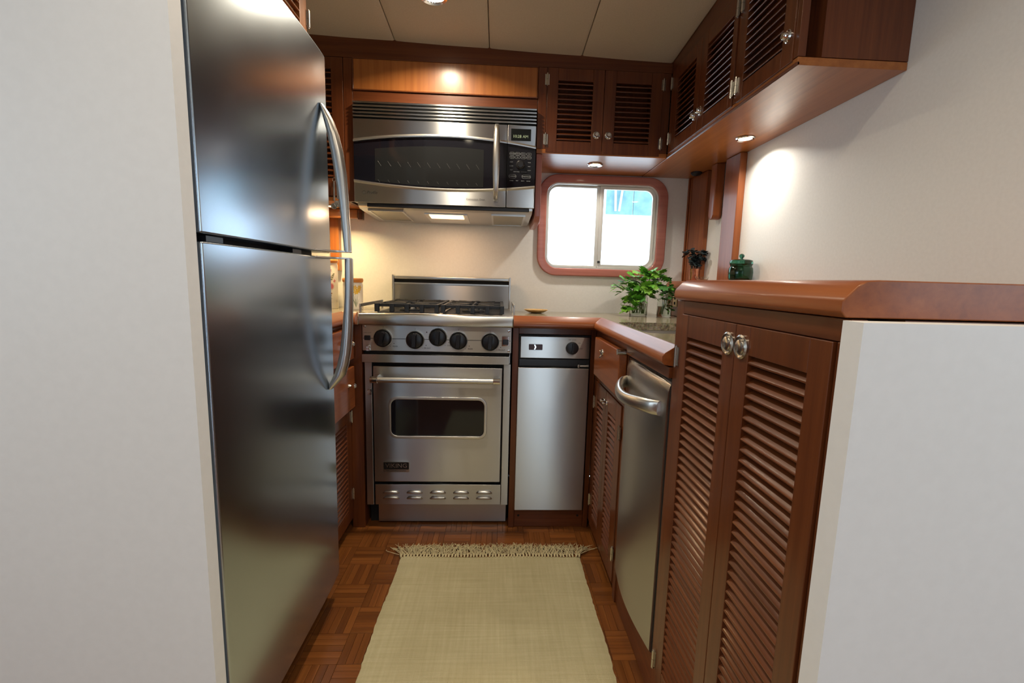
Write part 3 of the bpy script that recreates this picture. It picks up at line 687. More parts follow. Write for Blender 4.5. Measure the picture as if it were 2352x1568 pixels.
lp = t.p('lower_panel', B().box(-.5045, .0275, 1.832, 1.8552, .103, .1945), 'steel', None, None, .002)
for i in range(5):
    cx = -.437 + .0985 * i
    for cz in (.160, .135):
        b = B(); rings = []
        for u, s in ((-.034, .02), (-.031, .55), (-.024, .95), (.0, 1), (.024, .95), (.031, .55), (.034, .02)):
            rings.append([(cx + u, 1.8319 - .0085 * s * math.sin(a), cz - .006 + .014 * (1 - math.cos(a)) / 2 * max(s, .3)) for a in [PI * k / 6 for k in range(7)]])
        b.loft(rings, True); t.p('vent_louvre', b, 'satin', lp)
t.p('kick_panel', B().box(-.500, .052, 1.868, 1.885, .008, .0995), 'steel_plain')
t.p('base_frame', B().box(-.538, .056, 1.886, 2.33, .0005, .0995), 'dark_gap')
# back guard
t.p('back_guard', B().box(-.523, .053, 2.306, 2.337, .9195, 1.040), 'steel', None, None, .001)
t.p('guard_slot', B().box(-.523, .053, 2.315, 2.337, 1.0405, 1.0585), 'dark_gap')
t.p('guard_cap', B().box(-.523, .053, 2.300, 2.337, 1.059, 1.073), 'satin', None, None, .003)
t.p('guard_lip', B().box(-.523, .053, 2.3035, 2.3058, 1.034, 1.0405), 'satin')
for x0, x1 in ((-.533, -.5235), (.0535, .0615)): t.p('guard_post', B().box(x0, x1, 2.298, 2.337, .9195, 1.078), 'satin', None, None, .0015)
# burners and grates
BX = ((-.375, -.105), (1.97, 2.19))
for bx in BX[0]:
    t.p('burner_pan', B().plate(rrect(bx - .125, bx + .125, 1.875, 2.285, .02), [], 'z', .9195, .9225), 'cast_iron')
    for by in BX[1]:
        b = B(); b.lathe([(0, .9228), (.052, .9228), (.050, .931), (.040, .934), (.038, .938), (.030, .942), (0, .942)], (bx, by, 0), (0, 0, 1), 24); t.p('burner', b, 'cast_iron')
    x0, x1, y0, y1 = bx - .129, bx + .129, 1.868, 2.288
    b = B(); zt, zb = .957, .944
    for (a, c, d, e) in ((x0, x1, y0 + .012, y0 + .026), (x0, x1, y1 - .026, y1 - .012), (x0, x1, 2.074, 2.086)): b.box(a, c, d, e, zb, zt)
    for (a, c) in ((x0, x0 + .014), (x1 - .014, x1)): b.box(a, c, y0 + .012, y1 - .012, zb, zt)
    for k in range(5):
        xx = x0 + .007 + (x1 - x0 - .014) * k / 4
        b.box(xx - .0085, xx + .0085, y0, y0 + .020, .9235, zt + .001)
        b.box(xx - .0085, xx + .0085, y1 - .020, y1, .9235, zt + .001)
    for by in BX[1]:
        for dx, dy in ((1, 0), (-1, 0), (0, 1), (0, -1), (.7, .7), (-.7, .7), (.7, -.7), (-.7, -.7)):
            L = .115 if abs(dx) != .7 else .125
            yy = max(min(by + dy * L, y1 - .02), y0 + .02)
            p0, p1 = Vector((bx + dx * .030, by + dy * .030, 0)), Vector((bx + dx * L, yy, 0)); pd = (p1 - p0).normalized(); s = Vector((-pd.y, pd.x, 0)) * .0055
            b.loft([[(q.x + e.x, q.y + e.y, z) for e, z in ((s, zb), (-s, zb), (-s * .8, zt + .002), (s * .8, zt + .002))] for q in (p0, p1)])
    t.p('grate', b, 'cast_iron', None, None, .0012, 1)
# pot rails at the sides of the cooktop
for pts in ([(-.556, 1.84, .921), (-.556, 1.84, .957), (-.556, 2.20, .957), (-.556, 2.20, .921)], [(.0685, 1.90, .927), (.0685, 1.90, .962), (.0685, 2.22, .962), (.0685, 2.22, .9075)]):
    b = B(); s = .005
    y0, y1, zt, xx = pts[0][1], pts[2][1], pts[1][2], pts[0][0]
    b.box(xx - .003, xx + .003, y0, y1, zt - .014, zt); b.box(xx - .003, xx + .003, y0, y0 + .016, .9085, zt - .0141); b.box(xx - .003, xx + .003, y1 - .016, y1, .9085, zt - .0141)
    t.p('pot_rail', b, 'satin', None, None, .001, 1)

# ------------------------------------------------------------------ microwave
t = T('microwave', 'stainless over-range microwave with curved black window and vertical handle', 'microwave', (-.235, 2.17, 1.355))
MX0, MX1, MS = -.6135, .1455, .0245
t.p('body', B().box(MX0 + .002, MX1 - .002, 2.016, 2.358, 1.372, 1.7775), 'black_plastic')
vg = t.p('vent_backing', B().box(MX0, MX1, 2.004, 2.0155, 1.7135, 1.7775), 'dark_gap')
for k in range(5):
    z = 1.7725 - .0135 * k
    b = B(); b.box(MX0, MX1, 1.986, 2.0035, z - .0022, z + .0042); t.p('vent_bar', b, 'steel', vg, None, .001)
def arc(x, up): 
    q = (x - (-.235)) / .385
    return (1.649 - .032 * q * q) if up else (1.442 + .025 * q * q)
def arcpts(x0, x1, up, n=18): return [(x0 + (x1 - x0) * k / n, arc(x0 + (x1 - x0) * k / n, up)) for k in range(n + 1)]
def mwface(x0, x1, name):
    b = B(); b.plate([(x0, 1.7095)] + arcpts(x0, x1, True) + [(x1, 1.7095)], [], 'y', 1.988, 2.0155); d = t.p(name, b, 'steel', None, None, .002)
    b = B(); b.plate(arcpts(x0, x1, False) + [(x1, 1.374), (x0, 1.374)], [], 'y', 1.988, 2.0155); t.p('lower_skin', b, 'steel', d, None, .002)
    b = B(); b.plate(arcpts(x0, x1, True) + list(reversed(arcpts(x0, x1, False))), [], 'y', 1.9925, 2.015); g = t.p('dark_glass', b, 'black_glass', d)
    for up in (True, False):
        s = 1 if up else -1
        b = B(); rings = []
        for x, z in arcpts(x0, x1, up): rings.append([(x, 1.9922, z - .001 * s), (x, 1.985, z - .0005 * s), (x, 1.984, z + .004 * s), (x, 1.988, z + .011 * s), (x, 1.9922, z + .011 * s)])
        b.loft(rings); t.p('arc_trim', b, 'satin', d)
    return d, g
md, mg = mwface(MX0, MS - .0012, 'door'); mc, cg = mwface(MS + .0012, MX1, 'control_panel')
# viewing window in the door, with rack reflections painted on it as thin grey lines
def wpts(x0, x1, s):
    return [(x0 + (x1 - x0) * k / 12, arc(x0 + (x1 - x0) * k / 12, True) - .037) for k in range(13)] + [(x1 - (x1 - x0) * k / 12, arc(x1 - (x1 - x0) * k / 12, False) + .008) for k in range(13)]
t.p('viewing_window', B().plate(wpts(-.527, -.073, 0), [], 'y', 1.9915, 1.9924), 'window_film', mg)
b = B()
for k in range(11):
    for z0, L in ((1.545, .020), (1.470, .010)):
        x = -.515 + .041 * k; b.tube([(x, 1.9913, z0), (x + .014 * L / .02, 1.9913, z0 - L)], .0006, 4)
t.p('rack_reflections', b, 'reflection_grey', mg)
b = B(); rings = []
for k in range(17):
    q = k / 16; z = 1.397 + .312 * q; s = math.sin(PI * q) ** .35 if 0 < q < 1 else 0
    y = 1.9865 - .052 * s; wd = .0085 + .006 * math.sin(PI * q); dp = .008
    rings.append([(-.0195 + wd * math.cos(2 * PI * i / 14), y + dp * math.sin(2 * PI * i / 14), z) for i in range(14)])
b.loft(rings); t.p('handle', b, 'satin', md)
FM = Fr((0, 1.9878, 0), (1, 0, 0), (0, -1, 0)); FG = Fr((0, 1.9923, 0), (1, 0, 0), (0, -1, 0))
b = B(); FM.box(b, .040, .124, -.001, .0012, 1.647, 1.695); sc = t.p('display', b, 'screen', mc, None, .001)
b = B(); put_text(b, '10:28 AM', FM, .080, .0014, 1.664, .0165); t.p('clock_digits', b, 'clock', sc)
b = B(); b.lathe([(0, 0), (.019, 0), (.018, .010), (.012, .016), (0, .017)], FG.P(.082, 0, 1.551), FG.N, 24); t.p('dial', b, 'black_plastic', mc)
b = B()
for r_, row in enumerate((('POPCORN', 'BEVERAGE', 'REHEAT', 'COOK'), ('DEFROST', 'TIME', 'POWER', 'SURFACE'))):
    for c_, k in enumerate(row):
        u, z = .046 + .024 * c_, 1.596 - .014 * r_; put_text(b, k, FG, u, .0003, z, .0046, .85)
        o = [FG.P(x, .0003, y) for x, y in rrect(u - .0105, u + .0105, z - .0055, z + .0055, .005, 3)]; b.tube(o, .0004, 4, True)
for r_, (l, r2) in enumerate((('LIGHT', 'TIMER'), ('CLOCK', 'VENT'), ('HELP', 'CONV'))):
    put_text(b, l, FG, .044, .0003, 1.562 - .016 * r_, .0048); put_text(b, r2, FG, .120, .0003, 1.562 - .016 * r_, .0048)
put_text(b, 'TURN TO SELECT   PUSH TO ENTER', FG, .082, .0003, 1.523, .0036)
for u, hw, k in ((.050, .0155, 'CLEAR/OFF'), (.109, .0185, 'START/PAUSE')):
    put_text(b, k, FG, u, .0003, 1.504, .0058)
    b.tube([FG.P(x, .0003, y) for x, y in rrect(u - hw, u + hw, 1.497, 1.511, .006, 3)], .0004, 4, True)
for c_, k in enumerate(('COMBO', 'FAST', 'DELAY', 'SENSOR')): put_text(b, k, FG, .046 + .024 * c_, .0003, 1.486, .0045)
t.p('keypad_print', b, 'pale_ink', mc)
b = B(); put_text(b, 'Profile', FM, -.540, .0016, 1.415, .017); b.tube([FM.P(-.572 + .007 * math.cos(a), .0016, 1.415 + .007 * math.sin(a)) for a in [2 * PI * k / 14 for k in range(14)]], .0007, 4, True); t.p('lettering', b, 'ink', md)
b = B(); put_text(b, 'Convection Oven', FM, -.105, .0016, 1.402, .011); t.p('lettering', b, 'ink', md)
# underside
us = t.p('underside', B().plate([(1.996, 1.3735), (1.998, 1.362), (2.02, 1.352), (2.345, 1.338), (2.357, 1.345), (2.357, 1.3735)], [], 'x', MX0 + .012, MX1 - .006), 'steel_plain', None, None, .001)
def on_under(y): return 1.352 - (y - 2.02) * .014 / .325
t.p('grease_lip', B().box(MX0 + .05, MX1 - .02, 1.993, 2.006, 1.358, 1.3735), 'black_plastic', us, None, .003)
for nm, x0, x1, y0, y1, mt_ in (('filter', -.560, -.425, 2.03, 2.26, 'filter_mesh'), ('filter', -.030, .105, 2.05, 2.30, 'filter_mesh'), ('lamp_tray', -.335, -.145, 2.07, 2.29, 'satin')):
    b = B(); b.loft([[(x, y, on_under(y) - dz) for x, y in rect(x0, x1, y0, y1)] for dz in (-.001, .004)]); q = t.p(nm, b, mt_, us)
    if nm == 'filter':
        b = B()
        for r4 in ((x0 - .008, x1 + .008, y0 - .008, y0), (x0 - .008, x1 + .008, y1, y1 + .008), (x0 - .008, x0, y0, y1), (x1, x1 + .008, y0, y1)):
            b.loft([[(x, y, on_under(y) - dz) for x, y in rect(*r4)] for dz in (-.001, .006)])
        t.p('filter_frame', b, 'satin', q)
    else:
        b = B(); b.loft([[(x, y, on_under(y) - dz) for x, y in rect(x0 + .02, x1 - .02, y0 + .01, y0 + .09)] for dz in (.0041, .007)]); t.p('lamp_lens', b, 'hood_lens', q)
l = bpy.data.lights.new('hood_bulb', 'AREA'); l.shape = 'RECTANGLE'; l.size = .14; l.size_y = .06; l.energy = 1.0; l.color = (1, .62, .36)
o = bpy.data.objects.new('hood_bulb', l); COL.objects.link(o); o.parent = t.o; o.location = Vector((-.24, 2.12, 1.337)) - t.org

# ------------------------------------------------------------------ trash compactor
t = T('trash_compactor', 'narrow stainless trash compactor with small round dial', 'compactor', (.235, 2.05, .085))
FT = Fr((0, 1.822, 0), (1, 0, 0), (0, -1, 0))
t.p('body', B().box(.0895, .387, 1.8625, 2.31, .085, .845), 'black_plastic')
t.p('surround', B().box(.0895, .387, 1.834, 1.862, .090, .8465), 'rubber')
cp = t.p('control_panel', B().box(.0955, .382, 1.822, 1.8335, .7505, .8405), 'steel', None, None, .002)
b = B(); b.lathe([(0, 0), (.0262, 0), (.0262, .008), (.024, .014), (.020, .015), (0, .015)], FT.P(.3085, 0, .795), FT.N, 28); FT.box(b, .306, .311, .014, .022, .778, .816); dl = t.p('dial', b, 'black_plastic', cp)
b = B(); put_text(b, 'OFF  LOCK', FT, .3085, .0004, .829, .0065); put_text(b, 'ON', FT, .338, .0004, .816, .006); put_text(b, 'START', FT, .345, .0004, .793, .006); t.p('lettering', b, 'ink', cp)
b = B(); b.plate(rrect(.130, .186, .785, .8085, .002, 2), [], 'y', 1.8188, 1.8221); bd = t.p('badge', b, 'badge_red', cp)
b = B(); b.plate([(.151, .787), (.156, .787), (.160, .797), (.156, .8065), (.151, .8065), (.155, .797)], [], 'y', 1.8180, 1.8188); t.p('badge_emblem', b, 'chrome', bd)
b = B(); b.box(.0915, .384, 1.826, 1.8335, .7165, .7455); t.p('pull_recess', b, 'black_plastic', None, None, .002)
b = B(); b.cyl((.340, 1.817, .722), (.378, 1.817, .722), .0045, 10); b.lathe([(0, 0), (.006, 0), (.0085, .004), (.006, .009), (0, .010)], (.334, 1.817, .722), (1, 0, 0), 12); b.box(.372, .380, 1.817, 1.8258, .718, .726); t.p('latch', b, 'satin')
t.p('door', B().box(.0865, .3815, 1.812, 1.8332, .0885, .7125), 'steel', None, None, .003)

# ------------------------------------------------------------------ dishwasher
t = T('dishwasher', 'stainless dishwasher with bowed front and thick curved handle', 'dishwasher', (.72, 1.19, .0))
DY0, DY1 = 1.0145, 1.3655
t.p('surround', B().box(.412, .43, DY0, DY1, .13, .8455), 'rubber')
t.p('tub', B().box(.431, XR - .08, DY0, DY1, .10, .845), 'black_plastic')
t.p('header_rail', B().box(.402, .43, DY0, DY1, .848, .874), 'teak_y', None, None, .001)
t.p('kick_board', B().box(.415, .435, DY0, DY1, .001, .128), 'teak_y', None, None, .001)
b = B(); rings = []; n = 16; YS = [DY0 + .006 + (DY1 - DY0 - .010) * k / n for k in range(n + 1)]
def dx(y): q = (y - DY0) / (DY1 - DY0); return .4055 - .016 * math.sin(PI * min(max(q, 0), 1))
ZZ = [.128, .133, .30, .55, .78, .81, .826, .835, .838]; IN = [.006, 0, 0, 0, 0, .0015, .005, .010, .016]
V = [[b.bm.verts.new((dx(y) + i, y, z)) for y in YS] for z, i in zip(ZZ, IN)]
for a in range(len(ZZ) - 1):
    for k in range(n): b.bm.faces.new((V[a][k], V[a][k + 1], V[a + 1][k + 1], V[a + 1][k]))
W = [[b.bm.verts.new((.4118, y, z)) for y in (YS[0], YS[-1])] for z in ZZ]
for a in range(len(ZZ) - 1):
    b.bm.faces.new((V[a][0], V[a + 1][0], W[a + 1][0], W[a][0])); b.bm.faces.new((V[a][-1], W[a][1], W[a + 1][1], V[a + 1][-1])); b.bm.faces.new((W[a][0], W[a + 1][0], W[a + 1][1], W[a][1]))
b.bm.faces.new(V[0] + [W[0][1], W[0][0]]); b.bm.faces.new(list(reversed(V[-1])) + [W[-1][0], W[-1][1]])
dd = t.p('door', b, 'steel_plain')
b = B(); rings = []; m_ = 24
for k in range(m_ + 1):
    q = k / m_; y = DY1 - .022 - (DY1 - DY0 - .055) * q; e = math.sin(PI * q) ** .55 if 0 < q < 1 else 0
    x = dx(y) - .002 - .040 * e; z = .762 + .004 * math.cos(2 * PI * q); hz = .019 - .003 * math.sin(PI * q); hx = .009 + .004 * e
    rings.append([(x + hx * math.cos(2 * PI * i / 16), y, z + hz * math.sin(2 * PI * i / 16)) for i in range(16)])
b.loft(rings); t.p('handle', b, 'satin', dd)

# ------------------------------------------------------------------ lamps
downlight('ceiling_light', 'round recessed ceiling light above the range', (-.246, 1.712, ceil_z(-.246, 1.712) - .0035), .052, 7)
for x, y, wh in ((.34, .55, 'over the tall cabinet aisle'), (-.25, .35, 'over the near end of the rug')):
    downlight('ceiling_light', 'round recessed ceiling light ' + wh, (x, y, ceil_z(x, y) - .0035), .036, 2.5)
for x, y, wh in ((-.9, -.6, 'left'), (.9, -.6, 'right')):
    downlight('ceiling_light', 'round recessed ceiling light in the saloon, ' + wh + ' side', (x, y, ceil_z(x, y) - .0035), .036, 5)
downlight('puck_light', 'round puck light under the cabinet above the window', (.435, 2.155, 1.6068), .035, 1.8, 'lamp_lens', (1, .93, .82))
downlight('puck_light', 'round puck light under the long right-hand cabinet', (.895, 1.70, 1.6062), .032, 1.6, 'lamp_lens', (1, .93, .82))
downlight('puck_light', 'round puck light under the left louvred cabinet', (-.765, 2.150, 1.3797), .032, 2.2, 'lamp_lens', (1, .72, .34))

# ------------------------------------------------------------------ rug
t = T('rug', 'cream flat-woven cotton runner with knotted fringe on the parquet', 'rug', (0, .9, .0))
RXA, RXB, RYA, RYB = -.3535, .3395, .10, 1.612
b = B(); nx, ny = 48, 110; G = []
rn = random.Random(3)
wl = [rn.uniform(-.0016, .0016) for _ in range(ny + 1)]; wr = [rn.uniform(-.0016, .0016) for _ in range(ny + 1)]
for j in range(ny + 1):
    y = RYA + (RYB - RYA) * j / ny; row = []
    for i in range(nx + 1):
        q = i / nx; x = RXA + (RXB - RXA) * q + (wl[j] + .003 * math.sin(y * 9)) * (1 - q) ** 6 + (wr[j] + .002 * math.sin(y * 11 + 1)) * q ** 6
        z = .0062 + .0011 * math.sin(x * 13 + y * 4) + .0008 * math.sin(y * 19 - x * 5) - (.003 if i in (0, nx) else 0)
        row.append(b.bm.verts.new((x, y + .0025 * math.sin(x * 17), z)))
    G.append(row)
for j in range(ny):
    for i in range(nx): b.bm.faces.new((G[j][i], G[j][i + 1], G[j + 1][i + 1], G[j + 1][i]))
edge = G[0] + [r[-1] for r in G[1:]] + list(reversed(G[-1][:-1])) + [r[0] for r in reversed(G[1:-1])]
lo = [b.bm.verts.new((v.co.x, v.co.y, .0012)) for v in edge]
for k in range(len(edge)): b.bm.faces.new((edge[k], lo[k], lo[(k + 1) % len(edge)], edge[(k + 1) % len(edge)]))
b.bm.faces.new(lo)
t.p('weave', b, 'rug')
b = B(); nt = 58
for k in range(nt):
    x0 = RXA + .004 + (RXB - RXA - .008) * k / (nt - 1); lean = rn.uniform(-.02, .02) - (.035 if k < 2 else 0) + (.035 if k > nt - 3 else 0)
    b.tube([(x0, 1.608, .006), (x0 + lean * .1, 1.620, .009), (x0 + lean * .2, 1.627, .006)], [.0035, .0042, .002], 6)
    for s in range(9):
        L = rn.uniform(.045, .088); a = lean + rn.gauss(0, .022); c = rn.gauss(0, .016); hz = rn.uniform(.002, .022)
        x1 = x0 + rn.uniform(-.003, .003); pts = []
        for q in (0, .25, .5, .75, 1): pts.append((x1 + a * q + c * math.sin(q * PI), 1.622 + L * q * (1 - .12 * abs(c) / .02 * q), max(.0018, .006 + hz * math.sin(min(q * 1.3, 1) * PI) )))
        b.tube(pts, [.0011, .0012, .0011, .0010, .0006], 4)
o = t.p('fringe', b, 'fringe'); o['kind'] = 'stuff'

# ------------------------------------------------------------------ canisters on the left worktop
def canister(label, cx, cy, r, h, kind):
    t = T('canister', label, 'canister', (cx, cy, .9073), 'floral canisters')
    z0 = .9073
    t.p('jar', B().lathe([(0, 0), (r * .93, 0), (r * .97, .004), (r * .97, h * .30), (r * .97, h * .62), (r * .97, h - .03), (r * .93, h - .022), (r * .93, h - .020), (0, h - .020)], (cx, cy, z0), (0, 0, 1), 40), 'ceramic')
    t.p('lid', B().lathe([(0, h - .0195), (r * .98, h - .0195), (r * 1.03, h - .012), (r * 1.03, h - .006), (r * .97, h), (0, h)], (cx, cy, z0), (0, 0, 1), 40), 'lid_wood', None, 'turned wooden lid')
    R = r * .97 + .0004
    to = math.atan2(-cy, -cx + .1)              # towards the camera
    def S(u, v): a = to - u / R * -1; return (cx + R * math.cos(a), cy + R * math.sin(a), z0 + v)
    def flower(u, v, rad, npet, mt, wid=.35, nm='flower_print'):
        b = B()
        for k in range(npet):
            a = 2 * PI * k / npet + .2; c, s_ = math.cos(a), math.sin(a)
            P = [(0, 0), (rad * .55, -rad * wid * .5), (rad * .95, -rad * wid * .2), (rad, 0), (rad * .95, rad * wid * .2), (rad * .55, rad * wid * .5)]
            b.quadset([S(u + x * c - y * s_, v + x * s_ + y * c) for x, y in P], [tuple(range(6))])
        t.p(nm, b, mt)
    def leafy(lines, mt, nm='leaf_print'):
        b = B()
        for (u0, v0, u1, v1, wd) in lines:
            d = math.hypot(u1 - u0, v1 - v0); nxx, nyy = -(v1 - v0) / d * wd, (u1 - u0) / d * wd; um, vm = (u0 + u1) / 2, (v0 + v1) / 2
            b.quadset([S(u0, v0), S(um + nxx, vm + nyy), S(u1, v1), S(um - nxx, vm - nyy)], [(0, 1, 2, 3)])
        t.p(nm, b, mt)
    if kind == 'tall':
        leafy([(.005, .06, .012, .19, .0008)] + [(.010, .085 + .011 * k, .010 + (.016 if k % 2 else -.016), .095 + .011 * k, .003) for k in range(9)] + [(.012, .13, .038, .170, .001)] + [(.02 + .004 * k, .14 + .007 * k, .034 + .004 * k, .138 + .010 * k, .003) for k in range(4)] + [(.008, .055, .028, .066, .003), (.008, .050, .030, .048, .003)], 'print_green')
        flower(.010, .182, .020, 14, 'petal_pink', .22); flower(.024, .107, .018, 14, 'petal_rose', .24)
        flower(.018, .072, .012, 5, 'print_brown', .6, 'butterfly_print'); flower(.044, .132, .008, 4, 'petal_rose', .7, 'butterfly_print')
        leafy([(.006 + .0001 * k, .030, .040, .030, .0004) for k in range(1)], 'print_brown', 'caption_print')
    else:
        leafy([(.010, .012, .004 + .012 * k - .018, .085, .0007) for k in range(4)] + [(.010, .012, -.002 + .010 * k, .055, .0014) for k in range(4)], 'print_green')
        for u, v in ((-.012, .098), (.006, .104), (.022, .090), (-.010, .078), (.010, .084), (.030, .104)): flower(u, v, .013, 6, 'petal_yellow', .5)
        flower(-.018, .052, .008, 4, 'petal_rose', .7, 'butterfly_print')
        leafy([(-.024, .026, -.002, .026, .0004), (-.024, .020, -.002, .020, .0004)], 'print_brown', 'caption_print')
    return t
canister('tall white canister with pink flower print and wooden lid', -.832, 2.22, .060, .236, 'tall')
canister('short white canister with yellow daffodil print beside the range', -.688, 2.18, .046, .148, 'short')

# measuring spoons hanging under the left louvred cabinet
for i, (dx_, L) in enumerate(((0, .115), (.014, .105))):
    t = T('measuring_spoon', ('longer' if i == 0 else 'shorter') + ' metal measuring spoon hanging from a hook by the refrigerator', 'spoon', (-.699 + dx_, 1.997, 1.36), 'hanging spoons')
    x = -.699 + dx_; zt = 1.470
    b = B(); b.tube([(x, 1.996, zt - .012), (x, 1.995, zt - .03), (x, 1.994, zt - L + .02)], [.0030, .0042, .0030], 8, False, .5); t.p('handle', b, 'satin')
    b = B(); b.tube([(x + .006 * math.cos(a), 1.997, zt - .006 + .008 * math.sin(a)) for a in [2 * PI * k / 16 for k in range(16)]], .0010, 6, True); t.p('ring', b, 'satin')
    b = B(); b.lathe([(0, -.012), (.008, -.010), (.0125, -.004), (.0135, 0), (.0125, 0), (.008, -.008), (0, -.010)], (x, 1.988, zt - L), (0, -1, .15), 18); t.p('bowl', b, 'satin')
t = T('hook', 'small brass hook holding the measuring spoons', 'hook', (-.692, 2.003, 1.474))
t.p('arm', B().tube([(-.692, 2.0075, 1.480), (-.692, 1.998, 1.478), (-.692, 1.996, 1.470), (-.692, 1.999, 1.466)], .0016, 8), 'brass')

# wooden holder under the left cabinet, wooden bracket under the right one
t = T('towel_holder', 'wooden towel holder bar fixed under the left louvred cabinet', 'holder', (-.82, 2.25, 1.335))
t.p('bar', B().box(-1.0, -.6765, 2.236, 2.268, 1.338, 1.379), 'honey_x', None, None, .004)
t.p('end_block', B().box(-.676, -.655, 2.232, 2.272, 1.332, 1.379), 'teak_x', None, None, .004)
b = B(); b.plate([(2.040, 1.6055), (2.088, 1.6055), (2.088, 1.384), (2.082, 1.370), (2.072, 1.364), (2.056, 1.364), (2.046, 1.370), (2.040, 1.384)], [], 'x', .956, .997)
single('hanging_bracket', b, 'warm_z', 'rounded wooden bracket hanging below the right-hand cabinet in the corner', 'bracket', (.975, 2.064, 1.364), None, .006)
b = B(); b.lathe([(0, 0), (.026, 0), (.026, -.006), (.018, -.014), (0, -.018)], (.945, 2.225, 1.6062), (0, 0, 1), 20)
single('ceiling_fitting', b, 'black_plastic', 'small black round fitting under the cabinet in the window corner', 'fitting', (.945, 2.225, 1.6062))

# ------------------------------------------------------------------ plants
def leaf_mesh(name, L, lobes, mt):
    """a toothed leaf, base at the origin, lying along +x, folded along its midrib"""
    b = B(); n = len(lobes); mid = [b.bm.verts.new((L * k / (n - 1), 0, .10 * L * math.sin(PI * k / (n - 1)))) for k in range(n)]
    for s in (1, -1):
        ed = [b.bm.verts.new((L * (k / (n - 1)) + (.06 * L if lobes[k] > .25 else -.01 * L), s * L * lobes[k], .10 * L * math.sin(PI * k / (n - 1)) + .22 * L * lobes[k] - .18 * L * lobes[k] ** 2 * 4)) for k in range(1, n - 1)]
        for k in range(len(ed) - 1): b.bm.faces.new((mid[k + 1], mid[k + 2], ed[k + 1], ed[k]) if s > 0 else (mid[k + 2], mid[k + 1], ed[k], ed[k + 1]))
        b.bm.faces.new((mid[0], mid[1], ed[0])); b.bm.faces.new((mid[-2], mid[-1], ed[-1]))
    me = b.mesh(name); me.materials.append(MAT[mt]); return me
PARS = (0, .16, .36, .20, .42, .22, .34, .12, 0)
LM = [leaf_mesh('leaf', .056, PARS, mt) for mt in ('parsley', 'parsley_light', 'parsley_dark')] + [leaf_mesh('leaf', .044, PARS, mt) for mt in ('parsley', 'parsley_light')]
SM = [leaf_mesh('leaf', .024, PARS, mt) for mt in ('parsley', 'parsley_dark')]
DM = [leaf_mesh('leaf', .028, (0, .28, .40, .42, .36, .2, 0), 'dusky_leaf')]
def glass_jar(t, cx, cy, z0, r, h, water):
    w_ = .0022
    t.p('glass', B().lathe([(0, 0), (r * .94, 0), (r, .006), (r, h * .82), (r * .90, h * .92), (r * .92, h), (r * .92 - w_, h), (r * .90 - w_, h * .92), (r - w_, h * .82), (r - w_, .008), (r * .9, .005), (0, .005)], (cx, cy, z0), (0, 0, 1), 32), 'jar_glass')
    if water: t.p('water', B().lathe([(0, .0056), (r * .88, .0056), (r - w_ - .0006, .010), (r - w_ - .0006, water), (0, water)], (cx, cy, z0), (0, 0, 1), 28), 'water')
def sprigs(t, cx, cy, z0, r, hj, tips, leaves, rn, lmesh, per, stem='stem_green', sr=.0014, lsc=(.7, 1.15)):
    for (tx, ty, tz) in tips:
        a = rn.uniform(0, 2 * PI); p0 = Vector((cx + r * .5 * math.cos(a), cy + r * .5 * math.sin(a), z0 + .012))
        d = Vector((tx - cx, ty - cy, 0)); d = d.normalized() if d.length > 1e-4 else Vector((0, 0, 0))
        lip = Vector((cx, cy, z0 + hj + .004)) + d * min(r * .72, Vector((tx - cx, ty - cy, 0)).length)
        tip = Vector((tx, ty, tz)); top = lip.lerp(tip, .55) + Vector((0, 0, .035 if tz < z0 + hj + .05 else .012))
        b = B(); b.tube([p0, lip, top, tip], [sr, sr, sr * .9, sr * .6], 5); t.p('stem', b, stem)
        for k in range(per):
            q = 1 if k < 3 else rn.uniform(.3, .95); base = tip if q == 1 else (lip.lerp(top, q * 1.2) if q < .6 else top.lerp(tip, (q - .5) * 2))
            yaw = (math.atan2(ty - cy, tx - cx) + (k - 1) * 1.0) if q == 1 else rn.uniform(0, 2 * PI)
            if rn.random() < .55: yaw = -PI / 2 + rn.uniform(-1.3, 1.3)
            o = t.inst('leaf', rn.choice(lmesh), base, None, None, (rn.uniform(-.7, .7), rn.uniform(-.5, .7), yaw)); s = rn.uniform(*lsc); o.scale = (s, s, s)
rn = random.Random(11)
t = T('parsley_bunch', 'big bunch of leafy green parsley in a glass jar below the window', 'plant', (.705, 2.235, .9073))
glass_jar(t, .705, 2.235, .9073, .044, .105, .06)
tips = [(.60, 2.19, 1.020), (.585, 2.21, 1.045), (.615, 2.17, 1.06), (.635, 2.20, 1.085), (.66, 2.17, 1.10), (.70, 2.16, 1.085), (.725, 2.21, 1.13), (.755, 2.19, 1.135), (.785, 2.20, 1.12), (.79, 2.17, 1.09),
        (.765, 2.15, 1.06), (.72, 2.14, 1.045), (.68, 2.15, 1.05), (.65, 2.155, 1.01), (.665, 2.15, .975), (.70, 2.15, .985), (.735, 2.155, 1.00), (.63, 2.19, .985), (.62, 2.20, .955), (.70, 2.20, 1.115), (.765, 2.17, 1.10), (.66, 2.16, .945), (.64, 2.185, .935)]
sprigs(t, .705, 2.235, .9073, .044, .105, tips, 0, rn, LM, 7, lsc=(.75, 1.25))
t = T('herb_bunch', 'smaller bunch of fine green herbs in a narrower glass jar beside the parsley', 'plant', (.826, 2.205, .9073))
glass_jar(t, .826, 2.205, .9073, .036, .105, .05)
tips = [(.80, 2.17, 1.02), (.815, 2.16, 1.045), (.835, 2.17, 1.06), (.842, 2.165, 1.05), (.848, 2.18, 1.02), (.845, 2.15, 1.03), (.825, 2.15, 1.01), (.845, 2.16, 1.00), (.80, 2.18, .995), (.84, 2.19, .965), (.825, 2.185, .945), (.85, 2.20, .94)]
sprigs(t, .826, 2.205, .9073, .036, .105, tips, 0, rn, SM, 6, sr=.0011, lsc=(.7, 1.25))
t = T('potted_plant', 'dark leafed plant in a hammered copper cup on the wooden ledge', 'plant', (.945, 2.165, 1.0843))
